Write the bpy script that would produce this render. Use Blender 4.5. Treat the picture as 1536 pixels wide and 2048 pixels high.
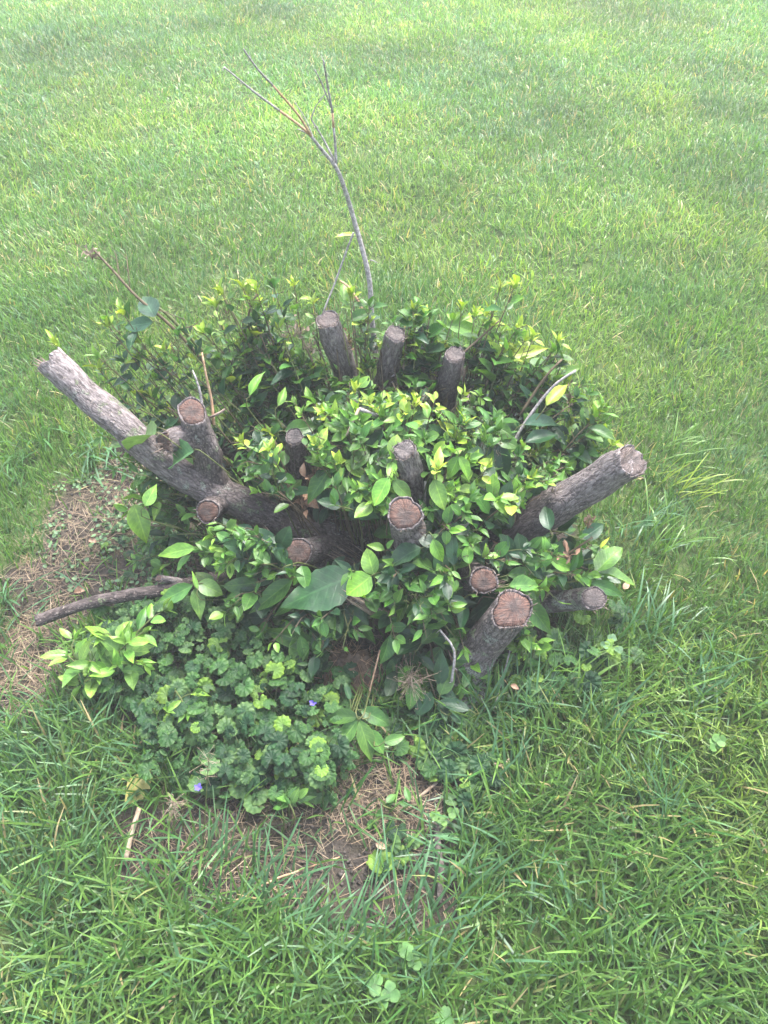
import bpy, math, random
import numpy as np
from mathutils import Vector, Matrix, noise as mnoise

random.seed(11)
rng = np.random.RandomState(11)
for o in list(bpy.data.objects):
    bpy.data.objects.remove(o)
scene = bpy.context.scene
COL = scene.collection
R = math.radians

# ------------------------------------------------------------------ camera
H, PITCH, FPX = 1.35, R(47.0), 1538.0          # eye height, tilt below level, focal length in photo pixels
cam = bpy.data.cameras.new('camera')
cam.sensor_fit = 'AUTO'
cam.sensor_width = 36.0
cam.lens = 36.0 * FPX / 2048.0
cam.clip_start, cam.clip_end = 0.02, 500.0
camo = bpy.data.objects.new('camera', cam)
camo.location = (0, 0, H)
camo.rotation_euler = (R(90) - PITCH, 0, 0)
COL.objects.link(camo)
scene.camera = camo

# ------------------------------------------------------------------ sky, sun, exposure
SUN_EL, SUN_AZ = R(62), R(25)                    # azimuth clockwise from +Y
world = bpy.data.worlds.new('World')
scene.world = world
world.use_nodes = True
wn, wl = world.node_tree.nodes, world.node_tree.links
bg = wn['Background']
sky = wn.new('ShaderNodeTexSky')
sky.sky_type = 'NISHITA'
sky.sun_disc = False
sky.sun_elevation, sky.sun_rotation = SUN_EL, SUN_AZ
sky.air_density, sky.dust_density, sky.ozone_density = 1.0, 4.0, 1.0
hs = wn.new('ShaderNodeHueSaturation')
hs.inputs['Saturation'].default_value = 0.7
wl.new(sky.outputs[0], hs.inputs['Color'])
wl.new(hs.outputs[0], bg.inputs['Color'])
bg.inputs['Strength'].default_value = 0.12
sun = bpy.data.lights.new('sun', 'SUN')
sun.energy, sun.angle, sun.color = 1.5, R(25), (1.0, 0.98, 0.95)
suno = bpy.data.objects.new('sun', sun)
sd = Vector((math.sin(SUN_AZ) * math.cos(SUN_EL), math.cos(SUN_AZ) * math.cos(SUN_EL), math.sin(SUN_EL)))
suno.rotation_euler = sd.to_track_quat('Z', 'Y').to_euler()
suno.location = (0, 0, 5)
COL.objects.link(suno)
vs = scene.view_settings
vs.view_transform, vs.look, vs.exposure, vs.gamma = 'Standard', 'None', 2.5, 1.0
vs.use_curve_mapping = False
VEIL_DENSITY = 0.016
scene.cycles.use_denoising = True
scene.cycles.max_bounces = 8
scene.cycles.transparent_max_bounces = 4

# ------------------------------------------------------------------ photo pixel -> place
def rv(s=1.0):
    return Vector((random.gauss(0, s), random.gauss(0, s), random.gauss(0, s)))
FW = Vector((0, math.cos(PITCH), -math.sin(PITCH)))
UP = Vector((0, math.sin(PITCH), math.cos(PITCH)))
CAM = Vector((0, 0, H))
def PZ(x, y, z=0.0):
    """the point at height z seen at photo pixel (x, y)"""
    u, v = (x - 768) / FPX, (1024 - y) / FPX
    d = FW + Vector((u, 0, 0)) + UP * v
    return CAM + d * ((z - H) / d.z)
def depth(p):
    return (Vector(p) - CAM).dot(FW)
def M_PER_PX(p):
    return depth(p) / FPX
def proj(X, Y, Z=0.0):
    dz = Z - H
    dep = Y * math.cos(PITCH) - dz * math.sin(PITCH)
    v = Y * math.sin(PITCH) + dz * math.cos(PITCH)
    dep = np.maximum(dep, 1e-3)
    return 768 + FPX * X / dep, 1024 - FPX * v / dep, dep

def vnoise(x, y, seed=0):
    T = np.random.RandomState(1000 + seed).rand(256, 256)
    xi, yi = np.floor(x).astype(int), np.floor(y).astype(int)
    fx, fy = x - xi, y - yi
    fx, fy = fx * fx * (3 - 2 * fx), fy * fy * (3 - 2 * fy)
    a, b = T[xi % 256, yi % 256], T[(xi + 1) % 256, yi % 256]
    c, d = T[xi % 256, (yi + 1) % 256], T[(xi + 1) % 256, (yi + 1) % 256]
    return (a * (1 - fx) + b * fx) * (1 - fy) + (c * (1 - fx) + d * fx) * fy
def ground_z(x, y):
    x, y = np.asarray(x, float), np.asarray(y, float)
    return (vnoise(x * 2.2, y * 2.2, 3) - 0.5) * 0.02 + (vnoise(x * 9, y * 9, 4) - 0.5) * 0.012 + (vnoise(x * 31, y * 31, 5) - .5) * .006
def gz(x, y):
    return float(ground_z(np.array([x]), np.array([y]))[0])
def G(x, y, up=0.0):
    p = PZ(x, y, 0)
    p.z = gz(p.x, p.y) + up
    return p
def in_poly(px, py, poly):
    inside = np.zeros(px.shape, bool)
    n = len(poly)
    for i in range(n):
        x0, y0 = poly[i]; x1, y1 = poly[(i + 1) % n]
        c = ((y0 > py) != (y1 > py)) & (px < (x1 - x0) * (py - y0) / ((y1 - y0) + 1e-9) + x0)
        inside ^= c
    return inside

# ------------------------------------------------------------------ objects
def raw_mesh(name, V, F, attrs=None, smooth=True):
    """V (n,3); F either an (m,k) array or a list of tuples; attrs {name: (type, array)}"""
    me = bpy.data.meshes.new(name)
    V = np.asarray(V, np.float32)
    if isinstance(F, np.ndarray):
        m, k = F.shape
        me.vertices.add(len(V)); me.vertices.foreach_set('co', V.ravel())
        me.loops.add(m * k); me.loops.foreach_set('vertex_index', F.astype(np.int32).ravel())
        me.polygons.add(m); me.polygons.foreach_set('loop_start', np.arange(0, m * k, k, dtype=np.int32))
        me.update(calc_edges=True)
    else:
        me.from_pydata(V.tolist(), [], F)
        me.update()
    if smooth:
        me.polygons.foreach_set('use_smooth', np.ones(len(me.polygons), bool))
    for nm, (ty, arr) in (attrs or {}).items():
        a = me.attributes.new(nm, ty, 'POINT')
        a.data.foreach_set('color' if ty == 'FLOAT_COLOR' else ('vector' if ty == 'FLOAT_VECTOR' else 'value'),
                           np.asarray(arr, np.float32).ravel())
    return me
def obj(name, me, mat, parent=None):
    o = bpy.data.objects.new(name, me)
    if mat is not None and not me.materials:
        me.materials.append(mat)
    COL.objects.link(o)
    o.parent = parent
    return o
def empty(name, loc):
    o = bpy.data.objects.new(name, None)
    o.empty_display_size = 0.05
    o.location = loc
    COL.objects.link(o)
    return o
def tag(o, label, cat, group=None):
    o['label'] = label; o['category'] = cat
    if group: o['group'] = group
    return o
class Geo:
    """collects pieces into one mesh"""
    def __init__(s):
        s.V, s.F, s.A, s.n = [], [], {}, 0
    def add(s, V, F, **attrs):
        V = np.asarray(V, float)
        s.V.append(V)
        s.F += [tuple(i + s.n for i in f) for f in F]
        s.n += len(V)
        for k, v in attrs.items():
            v = np.asarray(v, float)
            if v.ndim == 1: v = np.tile(v, (len(V), 1))
            s.A.setdefault(k, []).append(v)
    def mesh(s, name, origin=(0, 0, 0), smooth=True):
        V = np.concatenate(s.V) - np.array(origin)
        at = {}
        for k, v in s.A.items():
            v = np.concatenate(v)
            at[k] = ('FLOAT_COLOR' if v.shape[1] == 4 else 'FLOAT_VECTOR', v)
        return raw_mesh(name, V, s.F, at, smooth)

# ------------------------------------------------------------------ materials
def new_mat(name):
    m = bpy.data.materials.new(name)
    m.use_nodes = True
    nt = m.node_tree
    nt.nodes.clear()
    out = nt.nodes.new('ShaderNodeOutputMaterial')
    return m, nt, out
def N(nt, t, **kw):
    n = nt.nodes.new(t)
    for k, v in kw.items():
        if hasattr(n, k): setattr(n, k, v)
        else: n.inputs[k].default_value = v
    return n
def math_node(nt, op, a, b=None, clamp=False):
    n = nt.nodes.new('ShaderNodeMath'); n.operation = op; n.use_clamp = clamp
    for i, v in enumerate((a, b)):
        if v is None: continue
        if isinstance(v, (int, float)): n.inputs[i].default_value = v
        else: nt.links.new(v, n.inputs[i])
    return n.outputs[0]
def mixc(nt, fac, a, b, blend='MIX'):
    n = nt.nodes.new('ShaderNodeMix'); n.data_type = 'RGBA'; n.blend_type = blend
    for i, v in ((0, fac), (6, a), (7, b)):
        if isinstance(v, (int, float)): n.inputs[i].default_value = v
        elif isinstance(v, tuple): n.inputs[i].default_value = (*v[:3], 1)
        else: nt.links.new(v, n.inputs[i])
    return n.outputs[2]
def ramp(nt, fac, stops):
    n = nt.nodes.new('ShaderNodeValToRGB')
    while len(n.color_ramp.elements) < len(stops): n.color_ramp.elements.new(0.5)
    for e, (p, c) in zip(n.color_ramp.elements, stops):
        e.position = p; e.color = (*c, 1) if len(c) == 3 else c
    nt.links.new(fac, n.inputs[0])
    return n.outputs[0]
def noise(nt, vec, scale, detail=4, rough=0.6):
    n = nt.nodes.new('ShaderNodeTexNoise')
    n.inputs['Scale'].default_value = scale; n.inputs['Detail'].default_value = detail
    n.inputs['Roughness'].default_value = rough
    if vec is not None: nt.links.new(vec, n.inputs['Vector'])
    return n.outputs[0]
def sstep(nt, v, a, b):
    n = nt.nodes.new('ShaderNodeMapRange'); n.interpolation_type = 'SMOOTHSTEP'
    nt.links.new(v, n.inputs[0])
    n.inputs[1].default_value = a; n.inputs[2].default_value = b
    return n.outputs[0]
def plant_shader(nt, out, col, rough, trans, bump_h=None, bump_s=0.2, spec=0.5):
    p = N(nt, 'ShaderNodeBsdfPrincipled')
    p.inputs['Roughness'].default_value = rough
    p.inputs['Specular IOR Level'].default_value = spec
    nt.links.new(col, p.inputs['Base Color'])
    t = N(nt, 'ShaderNodeBsdfTranslucent')
    tc = mixc(nt, 1.0, col, (1.25, 1.3, 0.55), 'MULTIPLY')
    nt.links.new(tc, t.inputs['Color'])
    if bump_h is not None:
        b = N(nt, 'ShaderNodeBump'); b.inputs['Strength'].default_value = bump_s; b.inputs['Distance'].default_value = 0.001
        nt.links.new(bump_h, b.inputs['Height'])
        nt.links.new(b.outputs[0], p.inputs['Normal'])
    m = N(nt, 'ShaderNodeMixShader')
    m.inputs[0].default_value = trans
    nt.links.new(p.outputs[0], m.inputs[1]); nt.links.new(t.outputs[0], m.inputs[2])
    nt.links.new(m.outputs[0], out.inputs['Surface'])
def attr(nt, name, kind='GEOMETRY'):
    a = nt.nodes.new('ShaderNodeAttribute'); a.attribute_name = name; a.attribute_type = kind
    return a

def mat_blades(name, rough=0.40, trans=0.36):
    m, nt, out = new_mat(name)
    a = attr(nt, 'col')
    g = nt.nodes.new('ShaderNodeNewGeometry')
    n = noise(nt, g.outputs['Position'], 90, 2)
    c = mixc(nt, 1.0, a.outputs['Color'], ramp(nt, n, [(0.3, (.8, .8, .8)), (0.7, (1.2, 1.2, 1.2))]), 'MULTIPLY')
    plant_shader(nt, out, c, rough, trans, spec=0.45)
    return m
def mat_leaf(name, joined, rough=0.36, trans=0.24, veins=8.0, vein_amt=0.5, spec=0.42):
    m, nt, out = new_mat(name)
    if joined: base = attr(nt, 'col').outputs['Color']
    else: base = nt.nodes.new('ShaderNodeObjectInfo').outputs['Color']
    l = attr(nt, 'luv')
    s = nt.nodes.new('ShaderNodeSeparateXYZ'); nt.links.new(l.outputs['Vector'], s.inputs[0])
    au = math_node(nt, 'ABSOLUTE', s.outputs[0])
    mid = math_node(nt, 'SUBTRACT', 1.0, sstep(nt, au, 0.02, 0.10))
    k = math_node(nt, 'SUBTRACT', s.outputs[1], math_node(nt, 'MULTIPLY', au, 0.22))
    fr = math_node(nt, 'FRACT', math_node(nt, 'MULTIPLY', k, veins))
    side = math_node(nt, 'SUBTRACT', 1.0, sstep(nt, math_node(nt, 'ABSOLUTE', math_node(nt, 'SUBTRACT', fr, 0.5)), 0.03, 0.16))
    v = math_node(nt, 'MAXIMUM', mid, math_node(nt, 'MULTIPLY', side, 0.35))
    g = nt.nodes.new('ShaderNodeNewGeometry')
    n1 = noise(nt, g.outputs['Position'], 55, 3)
    n2 = noise(nt, g.outputs['Position'], 260, 3)
    c = mixc(nt, 1.0, base, ramp(nt, n1, [(0.3, (.62, .66, .7)), (0.7, (1.4, 1.32, 1.15))]), 'MULTIPLY')
    c = mixc(nt, 1.0, c, ramp(nt, s.outputs[1], [(0, (.8, .82, .9)), (.6, (1, 1, 1)), (1, (1.3, 1.16, .9))]), 'MULTIPLY')
    lite = mixc(nt, 1.0, c, (1.9, 1.6, 1.6), 'MULTIPLY')
    c = mixc(nt, math_node(nt, 'MULTIPLY', v, vein_amt * 1.8, True), c, lite)
    c = mixc(nt, math_node(nt, 'MULTIPLY', sstep(nt, au, .86, .99), .35), c, mixc(nt, 1.0, c, (2.0, 1.7, 1.6), 'MULTIPLY'))
    spot = sstep(nt, n2, 0.66, 0.72)
    c = mixc(nt, math_node(nt, 'MULTIPLY', spot, 0.35), c, (0.22, 0.2, 0.08))
    hgt = math_node(nt, 'ADD', math_node(nt, 'MULTIPLY', v, -0.6), math_node(nt, 'MULTIPLY', n2, 0.5))
    plant_shader(nt, out, c, rough, trans, hgt, 0.6, spec)
    return m
def mat_bark(name, lichen=0.5):
    m, nt, out = new_mat(name)
    b = attr(nt, 'bark')                      # (r cos, r sin, along) in metres
    pale = attr(nt, 'pale')                   # x: weathered, y: mossy
    sp = nt.nodes.new('ShaderNodeSeparateXYZ'); nt.links.new(pale.outputs['Vector'], sp.inputs[0])
    mp = N(nt, 'ShaderNodeMapping'); mp.inputs['Scale'].default_value = (1, 1, 0.30)
    nt.links.new(b.outputs['Vector'], mp.inputs['Vector'])
    streak = noise(nt, mp.outputs[0], 230, 5, .7)
    blot = noise(nt, b.outputs['Vector'], 38, 4)
    fine = noise(nt, b.outputs['Vector'], 420, 3)
    big = noise(nt, b.outputs['Vector'], 13, 2)
    dark = ramp(nt, streak, [(0.32, (.026, .021, .020)), (0.5, (.078, .062, .058)), (0.68, (.16, .132, .125))])
    light = ramp(nt, streak, [(0.32, (.07, .058, .057)), (0.5, (.235, .20, .195)), (0.70, (.46, .42, .41))])
    w = math_node(nt, 'ADD', sp.outputs[0], math_node(nt, 'MULTIPLY', math_node(nt, 'SUBTRACT', big, 0.5), 0.9), True)
    c = mixc(nt, w, dark, light)
    c = mixc(nt, math_node(nt, 'MULTIPLY', sstep(nt, blot, .52, .66), .55), c, mixc(nt, 1.0, c, (.35, .33, .32), 'MULTIPLY'))
    mp2 = N(nt, 'ShaderNodeMapping'); mp2.inputs['Scale'].default_value = (1, 1, 0.42); nt.links.new(b.outputs['Vector'], mp2.inputs['Vector'])
    vo = nt.nodes.new('ShaderNodeTexVoronoi'); vo.feature = 'DISTANCE_TO_EDGE'; vo.inputs['Scale'].default_value = 95
    wv = N(nt, 'ShaderNodeVectorMath', operation='ADD'); nt.links.new(mp2.outputs[0], wv.inputs[0])
    nv = nt.nodes.new('ShaderNodeTexNoise'); nv.inputs['Scale'].default_value = 60; nt.links.new(b.outputs['Vector'], nv.inputs['Vector'])
    sc_ = N(nt, 'ShaderNodeVectorMath', operation='SCALE'); sc_.inputs['Scale'].default_value = .014; nt.links.new(nv.outputs['Color'], sc_.inputs[0])
    nt.links.new(sc_.outputs[0], wv.inputs[1]); nt.links.new(wv.outputs[0], vo.inputs['Vector'])
    fis = math_node(nt, 'MULTIPLY', math_node(nt, 'SUBTRACT', 1.0, sstep(nt, vo.outputs['Distance'], .02, .14)), sstep(nt, big, .38, .56))
    c = mixc(nt, math_node(nt, 'MULTIPLY', fis, .45), c, (.025, .02, .019))
    lent = sstep(nt, noise(nt, b.outputs['Vector'], 190, 1), 0.64, 0.69)
    c = mixc(nt, math_node(nt, 'MULTIPLY', lent, 0.6), c, (.30, .25, .21))
    lic = math_node(nt, 'MULTIPLY', sstep(nt, math_node(nt, 'ADD', blot, math_node(nt, 'MULTIPLY', sp.outputs[1], 0.32)), 0.66, 0.76),
                    sstep(nt, fine, 0.38, 0.58))
    lcol = mixc(nt, sstep(nt, big, .42, .62), (.20, .26, .13), (.36, .38, .34))
    c = mixc(nt, math_node(nt, 'MULTIPLY', lic, 0.85), c, lcol)
    p = N(nt, 'ShaderNodeBsdfPrincipled'); p.inputs['Roughness'].default_value = 0.85
    p.inputs['Specular IOR Level'].default_value = 0.25
    nt.links.new(c, p.inputs['Base Color'])
    bm = N(nt, 'ShaderNodeBump'); bm.inputs['Strength'].default_value = 0.9; bm.inputs['Distance'].default_value = 0.004
    hh = math_node(nt, 'ADD', math_node(nt, 'MULTIPLY', streak, 0.8), math_node(nt, 'ADD', math_node(nt, 'MULTIPLY', fine, .25), math_node(nt, 'SUBTRACT', math_node(nt, 'MULTIPLY', lic, .35), math_node(nt, 'MULTIPLY', fis, .45))))
    nt.links.new(hh, bm.inputs['Height']); nt.links.new(bm.outputs[0], p.inputs['Normal'])
    nt.links.new(p.outputs[0], out.inputs['Surface'])
    return m
def mat_cut(name):
    m, nt, out = new_mat(name)
    a = attr(nt, 'disc')                      # (x, y in -1..1 over the face, seed)
    info = nt.nodes.new('ShaderNodeObjectInfo')
    s = nt.nodes.new('ShaderNodeSeparateXYZ'); nt.links.new(a.outputs['Vector'], s.inputs[0])
    r = math_node(nt, 'SQRT', math_node(nt, 'ADD', math_node(nt, 'POWER', s.outputs[0], 2.0), math_node(nt, 'POWER', s.outputs[1], 2.0)))
    ang = math_node(nt, 'ARCTAN2', s.outputs[1], s.outputs[0])
    cb = nt.nodes.new('ShaderNodeCombineXYZ')
    nt.links.new(math_node(nt, 'MULTIPLY', math_node(nt, 'COSINE', ang), 5.0), cb.inputs[0])
    nt.links.new(math_node(nt, 'MULTIPLY', math_node(nt, 'SINE', ang), 5.0), cb.inputs[1])
    nt.links.new(math_node(nt, 'ADD', math_node(nt, 'MULTIPLY', r, .7), s.outputs[2]), cb.inputs[2])
    rays = noise(nt, cb.outputs[0], 3.2, 5, .7)
    nz = noise(nt, a.outputs['Vector'], 3.0, 4)
    saw = noise(nt, None, 1.0, 2)
    mp = N(nt, 'ShaderNodeMapping'); mp.inputs['Scale'].default_value = (1.0, 7.5, 1); nt.links.new(a.outputs['Vector'], mp.inputs['Vector'])
    nt.links.new(mp.outputs[0], saw.node.inputs['Vector'])
    c = ramp(nt, rays, [(0.33, (.018, .012, .011)), (0.48, (.115, .052, .038)), (0.70, (.285, .150, .105))])
    sg = nt.nodes.new('ShaderNodeSeparateColor'); nt.links.new(info.outputs['Color'], sg.inputs[0])
    c = mixc(nt, math_node(nt, 'MULTIPLY', sstep(nt, saw, .50, .60), math_node(nt, 'MULTIPLY', sg.outputs[1], .45)), c, (.085, .048, .038))
    ctr = math_node(nt, 'SUBTRACT', 1.0, sstep(nt, math_node(nt, 'ADD', r, math_node(nt, 'MULTIPLY', math_node(nt, 'SUBTRACT', nz, .5), 2.0)), .10, .70))
    c = mixc(nt, math_node(nt, 'MULTIPLY', ctr, .82), c, (.055, .045, .045))
    ringw = N(nt, 'ShaderNodeMath', operation='SINE')
    nt.links.new(math_node(nt, 'MULTIPLY', math_node(nt, 'ADD', r, math_node(nt, 'MULTIPLY', nz, .12)), 34.0), ringw.inputs[0])
    c = mixc(nt, math_node(nt, 'MULTIPLY', sstep(nt, ringw.outputs[0], .2, 1.0), .22), c, (.12, .07, .05))
    cr = noise(nt, cb.outputs[0], .55, 1)
    crk = math_node(nt, 'SUBTRACT', 1.0, sstep(nt, math_node(nt, 'ABSOLUTE', math_node(nt, 'SUBTRACT', cr, .5)), .004, .022))
    c = mixc(nt, math_node(nt, 'MULTIPLY', crk, .8), c, (.03, .022, .02))
    stain = sstep(nt, noise(nt, a.outputs['Vector'], 1.3, 3), .45, .65)
    c = mixc(nt, math_node(nt, 'MULTIPLY', stain, .5), c, (.13, .105, .095))
    grey = mixc(nt, 1.0, ramp(nt, rays, [(0.36, (.04, .035, .035)), (0.65, (.24, .21, .20))]), (1, 1, 1), 'MULTIPLY')
    c = mixc(nt, math_node(nt, 'MULTIPLY', sg.outputs[2], .45), c, ramp(nt, rays, [(.35, (.04, .032, .03)), (.65, (.19, .15, .13))]))
    c = mixc(nt, sg.outputs[0], c, grey)      # object colour red = how weathered
    p = N(nt, 'ShaderNodeBsdfPrincipled'); p.inputs['Roughness'].default_value = 0.8
    p.inputs['Specular IOR Level'].default_value = 0.2
    nt.links.new(c, p.inputs['Base Color'])
    bm = N(nt, 'ShaderNodeBump'); bm.inputs['Strength'].default_value = 0.8; bm.inputs['Distance'].default_value = 0.003
    nt.links.new(math_node(nt, 'ADD', rays, saw), bm.inputs['Height']); nt.links.new(bm.outputs[0], p.inputs['Normal'])
    nt.links.new(p.outputs[0], out.inputs['Surface'])
    return m
def mat_fibre(name, dark, mid, lite, rough=0.8, scale=70):
    m, nt, out = new_mat(name)
    g = nt.nodes.new('ShaderNodeTexCoord')
    n = noise(nt, g.outputs['Object'], scale, 5, .7)
    c = ramp(nt, n, [(0.3, dark), (0.5, mid), (0.7, lite)])
    p = N(nt, 'ShaderNodeBsdfPrincipled'); p.inputs['Roughness'].default_value = rough
    p.inputs['Specular IOR Level'].default_value = 0.25
    nt.links.new(c, p.inputs['Base Color'])
    bm = N(nt, 'ShaderNodeBump'); bm.inputs['Strength'].default_value = 0.6; bm.inputs['Distance'].default_value = 0.002
    nt.links.new(n, bm.inputs['Height']); nt.links.new(bm.outputs[0], p.inputs['Normal'])
    nt.links.new(p.outputs[0], out.inputs['Surface'])
    return m
def mat_ground():
    m, nt, out = new_mat('soil_and_turf')
    g = nt.nodes.new('ShaderNodeNewGeometry')
    n1 = noise(nt, g.outputs['Position'], 7, 5, .65)
    n2 = noise(nt, g.outputs['Position'], 60, 6, .7)
    n3 = noise(nt, g.outputs['Position'], 300, 4, .7)
    soil = ramp(nt, n2, [(0.3, (.026, .022, .019)), (0.55, (.072, .060, .050)), (0.75, (.14, .115, .092))])
    thatch = ramp(nt, n3, [(0.3, (.035, .030, .020)), (0.55, (.085, .072, .046)), (0.75, (.17, .14, .09))])
    c = mixc(nt, sstep(nt, n1, .42, .62), soil, thatch)
    turf = ramp(nt, n2, [(0.3, (.05, .085, .024)), (0.6, (.10, .15, .045)), (0.8, (.18, .20, .08))])
    tu = attr(nt, 'turf')
    c = mixc(nt, math_node(nt, 'MULTIPLY', tu.outputs['Fac'], .85), c, turf)
    p = N(nt, 'ShaderNodeBsdfPrincipled'); p.inputs['Roughness'].default_value = 0.95
    p.inputs['Specular IOR Level'].default_value = 0.15
    nt.links.new(c, p.inputs['Base Color'])
    bm = N(nt, 'ShaderNodeBump'); bm.inputs['Strength'].default_value = 1.0; bm.inputs['Distance'].default_value = 0.01
    nt.links.new(math_node(nt, 'ADD', n2, math_node(nt, 'MULTIPLY', n3, .5)), bm.inputs['Height']); nt.links.new(bm.outputs[0], p.inputs['Normal'])
    nt.links.new(p.outputs[0], out.inputs['Surface'])
    return m

M_GROUND = mat_ground()
M_GRASS = mat_blades('grass_blades')
M_STRAW = mat_blades('dry_straw', 0.7, 0.1)
M_LEAF = mat_leaf('shrub_leaf', False)
M_LEAFJ = mat_leaf('shrub_leaf_mass', True)
M_IVY = mat_leaf('ivy_leaf', False, 0.55, 0.22, 6.0, 0.18, 0.3)
M_IVYJ = mat_leaf('ivy_leaf_mass', True, 0.55, 0.22, 6.0, 0.18, 0.3)
M_BARK = mat_bark('bark')
M_CUT = mat_cut('cut_wood')
M_SPLINT = mat_fibre('splintered_wood', (.09, .065, .052), (.24, .18, .145), (.42, .34, .285))
M_STEM = mat_fibre('young_stem', (.04, .032, .02), (.095, .072, .042), (.16, .12, .075), .6, 40)
M_GSTEM = mat_fibre('green_stem', (.045, .065, .02), (.085, .105, .032), (.13, .13, .05), .5, 40)
M_TWIG = mat_fibre('grey_twig', (.11, .10, .095), (.28, .255, .245), (.50, .47, .45), .8, 180)
M_TAN = mat_fibre('tan_twig', (.22, .13, .075), (.40, .25, .15), (.55, .40, .27), .7, 120)
M_DARKSTICK = mat_fibre('dark_stick', (.04, .033, .03), (.11, .09, .08), (.24, .2, .18), .8, 140)
M_PALESTICK = mat_fibre('pale_stick', (.16, .11, .075), (.31, .235, .17), (.46, .37, .29), .7, 90)
M_DRYLEAF = mat_fibre('dry_leaf', (.15, .08, .05), (.30, .175, .11), (.42, .29, .20), .6, 90)
M_FLOWER = mat_fibre('violet_petal', (.055, .04, .22), (.10, .08, .36), (.17, .14, .46), .5, 200)
M_YELLOWLEAF = mat_fibre('fading_leaf', (.24, .22, .06), (.36, .32, .10), (.46, .40, .16), .5, 60)
M_MOSSWOOD = mat_fibre('rotting_wood', (.05, .035, .025), (.13, .09, .06), (.24, .17, .11), .9, 60)

# ------------------------------------------------------------------ ground sheet
def axis_pts(lo, hi, c0, c1, fine):
    mid = np.arange(c0, c1 + fine / 2, fine)
    a, s, x = [], fine, c0
    while x > lo:
        s *= 1.25; x -= s; a.append(max(x, lo))
    b, s, x = [], fine, c1
    while x < hi:
        s *= 1.25; x += s; b.append(min(x, hi))
    return np.array(a[::-1] + list(mid) + b)
gx, gy = axis_pts(-120, 120, -1.6, 1.6, 0.02), axis_pts(-120, 160, 0.0, 2.4, 0.02)
XX, YY = np.meshgrid(gx, gy)
ZZ = ground_z(XX, YY)
nxg, nyg = len(gx), len(gy)
idx = np.arange(nxg * nyg).reshape(nyg, nxg)
FQ = np.stack([idx[:-1, :-1], idx[:-1, 1:], idx[1:, 1:], idx[1:, :-1]], -1).reshape(-1, 4)
ground_me = raw_mesh('ground', np.stack([XX, YY, ZZ], -1).reshape(-1, 3), FQ)
ground = obj('ground', ground_me, M_GROUND)
ground['kind'] = 'structure'
tag(ground, 'dark soil and thatch under the lawn and around the shrub', 'ground')

# ------------------------------------------------------------------ grass
SHRUB_C = (0.02, 1.12)
BARE_FRONT = [(225, 1625), (420, 1600), (560, 1560), (690, 1520), (840, 1470), (930, 1500), (890, 1600), (895, 1720), (885, 1830), (760, 1870),
              (640, 1860), (520, 1830), (400, 1790), (300, 1760), (235, 1710)]
BARE_LEFT = [(0, 1190), (50, 1080), (120, 980), (230, 905), (350, 930), (430, 1100), (380, 1260), (200, 1240), (130, 1330), (120, 1430), (60, 1500), (0, 1460)]
IVY_MAIN = [(250, 1230), (400, 1190), (560, 1240), (660, 1300), (690, 1390), (690, 1480), (705, 1570), (640, 1620), (540, 1610), (430, 1600), (320, 1570), (300, 1480), (230, 1400), (190, 1290)]
def blades(x, y, L, w, az, lean, curl, cols, seg, z0=None, tipw=0.3, twist=None):
    n = len(x)
    z0 = ground_z(x, y) - 0.004 if z0 is None else z0
    s = np.linspace(0, 1, seg + 1)
    px, py, pz = x.copy(), y.copy(), z0.copy()
    ca, sa = np.cos(az), np.sin(az)
    tw = az + np.pi / 2 + (rng.normal(0, .5, n) if twist is None else twist)
    wx, wy = np.cos(tw), np.sin(tw)
    V = []
    prof = np.interp(s, [0, .3, .8, 1], [.75, 1, .8, tipw])
    for k in range(seg + 1):
        if k:
            th = lean + curl * (s[k] + s[k - 1]) / 2
            d = L / seg
            px = px + np.sin(th) * ca * d; py = py + np.sin(th) * sa * d; pz = pz + np.cos(th) * d
        hw = w * prof[k] / 2
        pzk = np.maximum(pz, z0 + 0.002 * k)
        V.append(np.stack([px - wx * hw, py - wy * hw, pzk], -1))
        V.append(np.stack([px + wx * hw, py + wy * hw, pzk], -1))
    V = np.stack(V, 1)
    k2 = 2 * (seg + 1)
    base = (np.arange(n) * k2)[:, None]
    F = np.concatenate([np.stack([base[:, 0] + 2 * k, base[:, 0] + 2 * k + 1, base[:, 0] + 2 * k + 3, base[:, 0] + 2 * k + 2], -1) for k in range(seg)])
    C = np.repeat(np.concatenate([cols, np.ones((n, 1))], 1)[:, None, :], k2, 1)
    return V.reshape(-1, 3), F, C.reshape(-1, 4)

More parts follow.
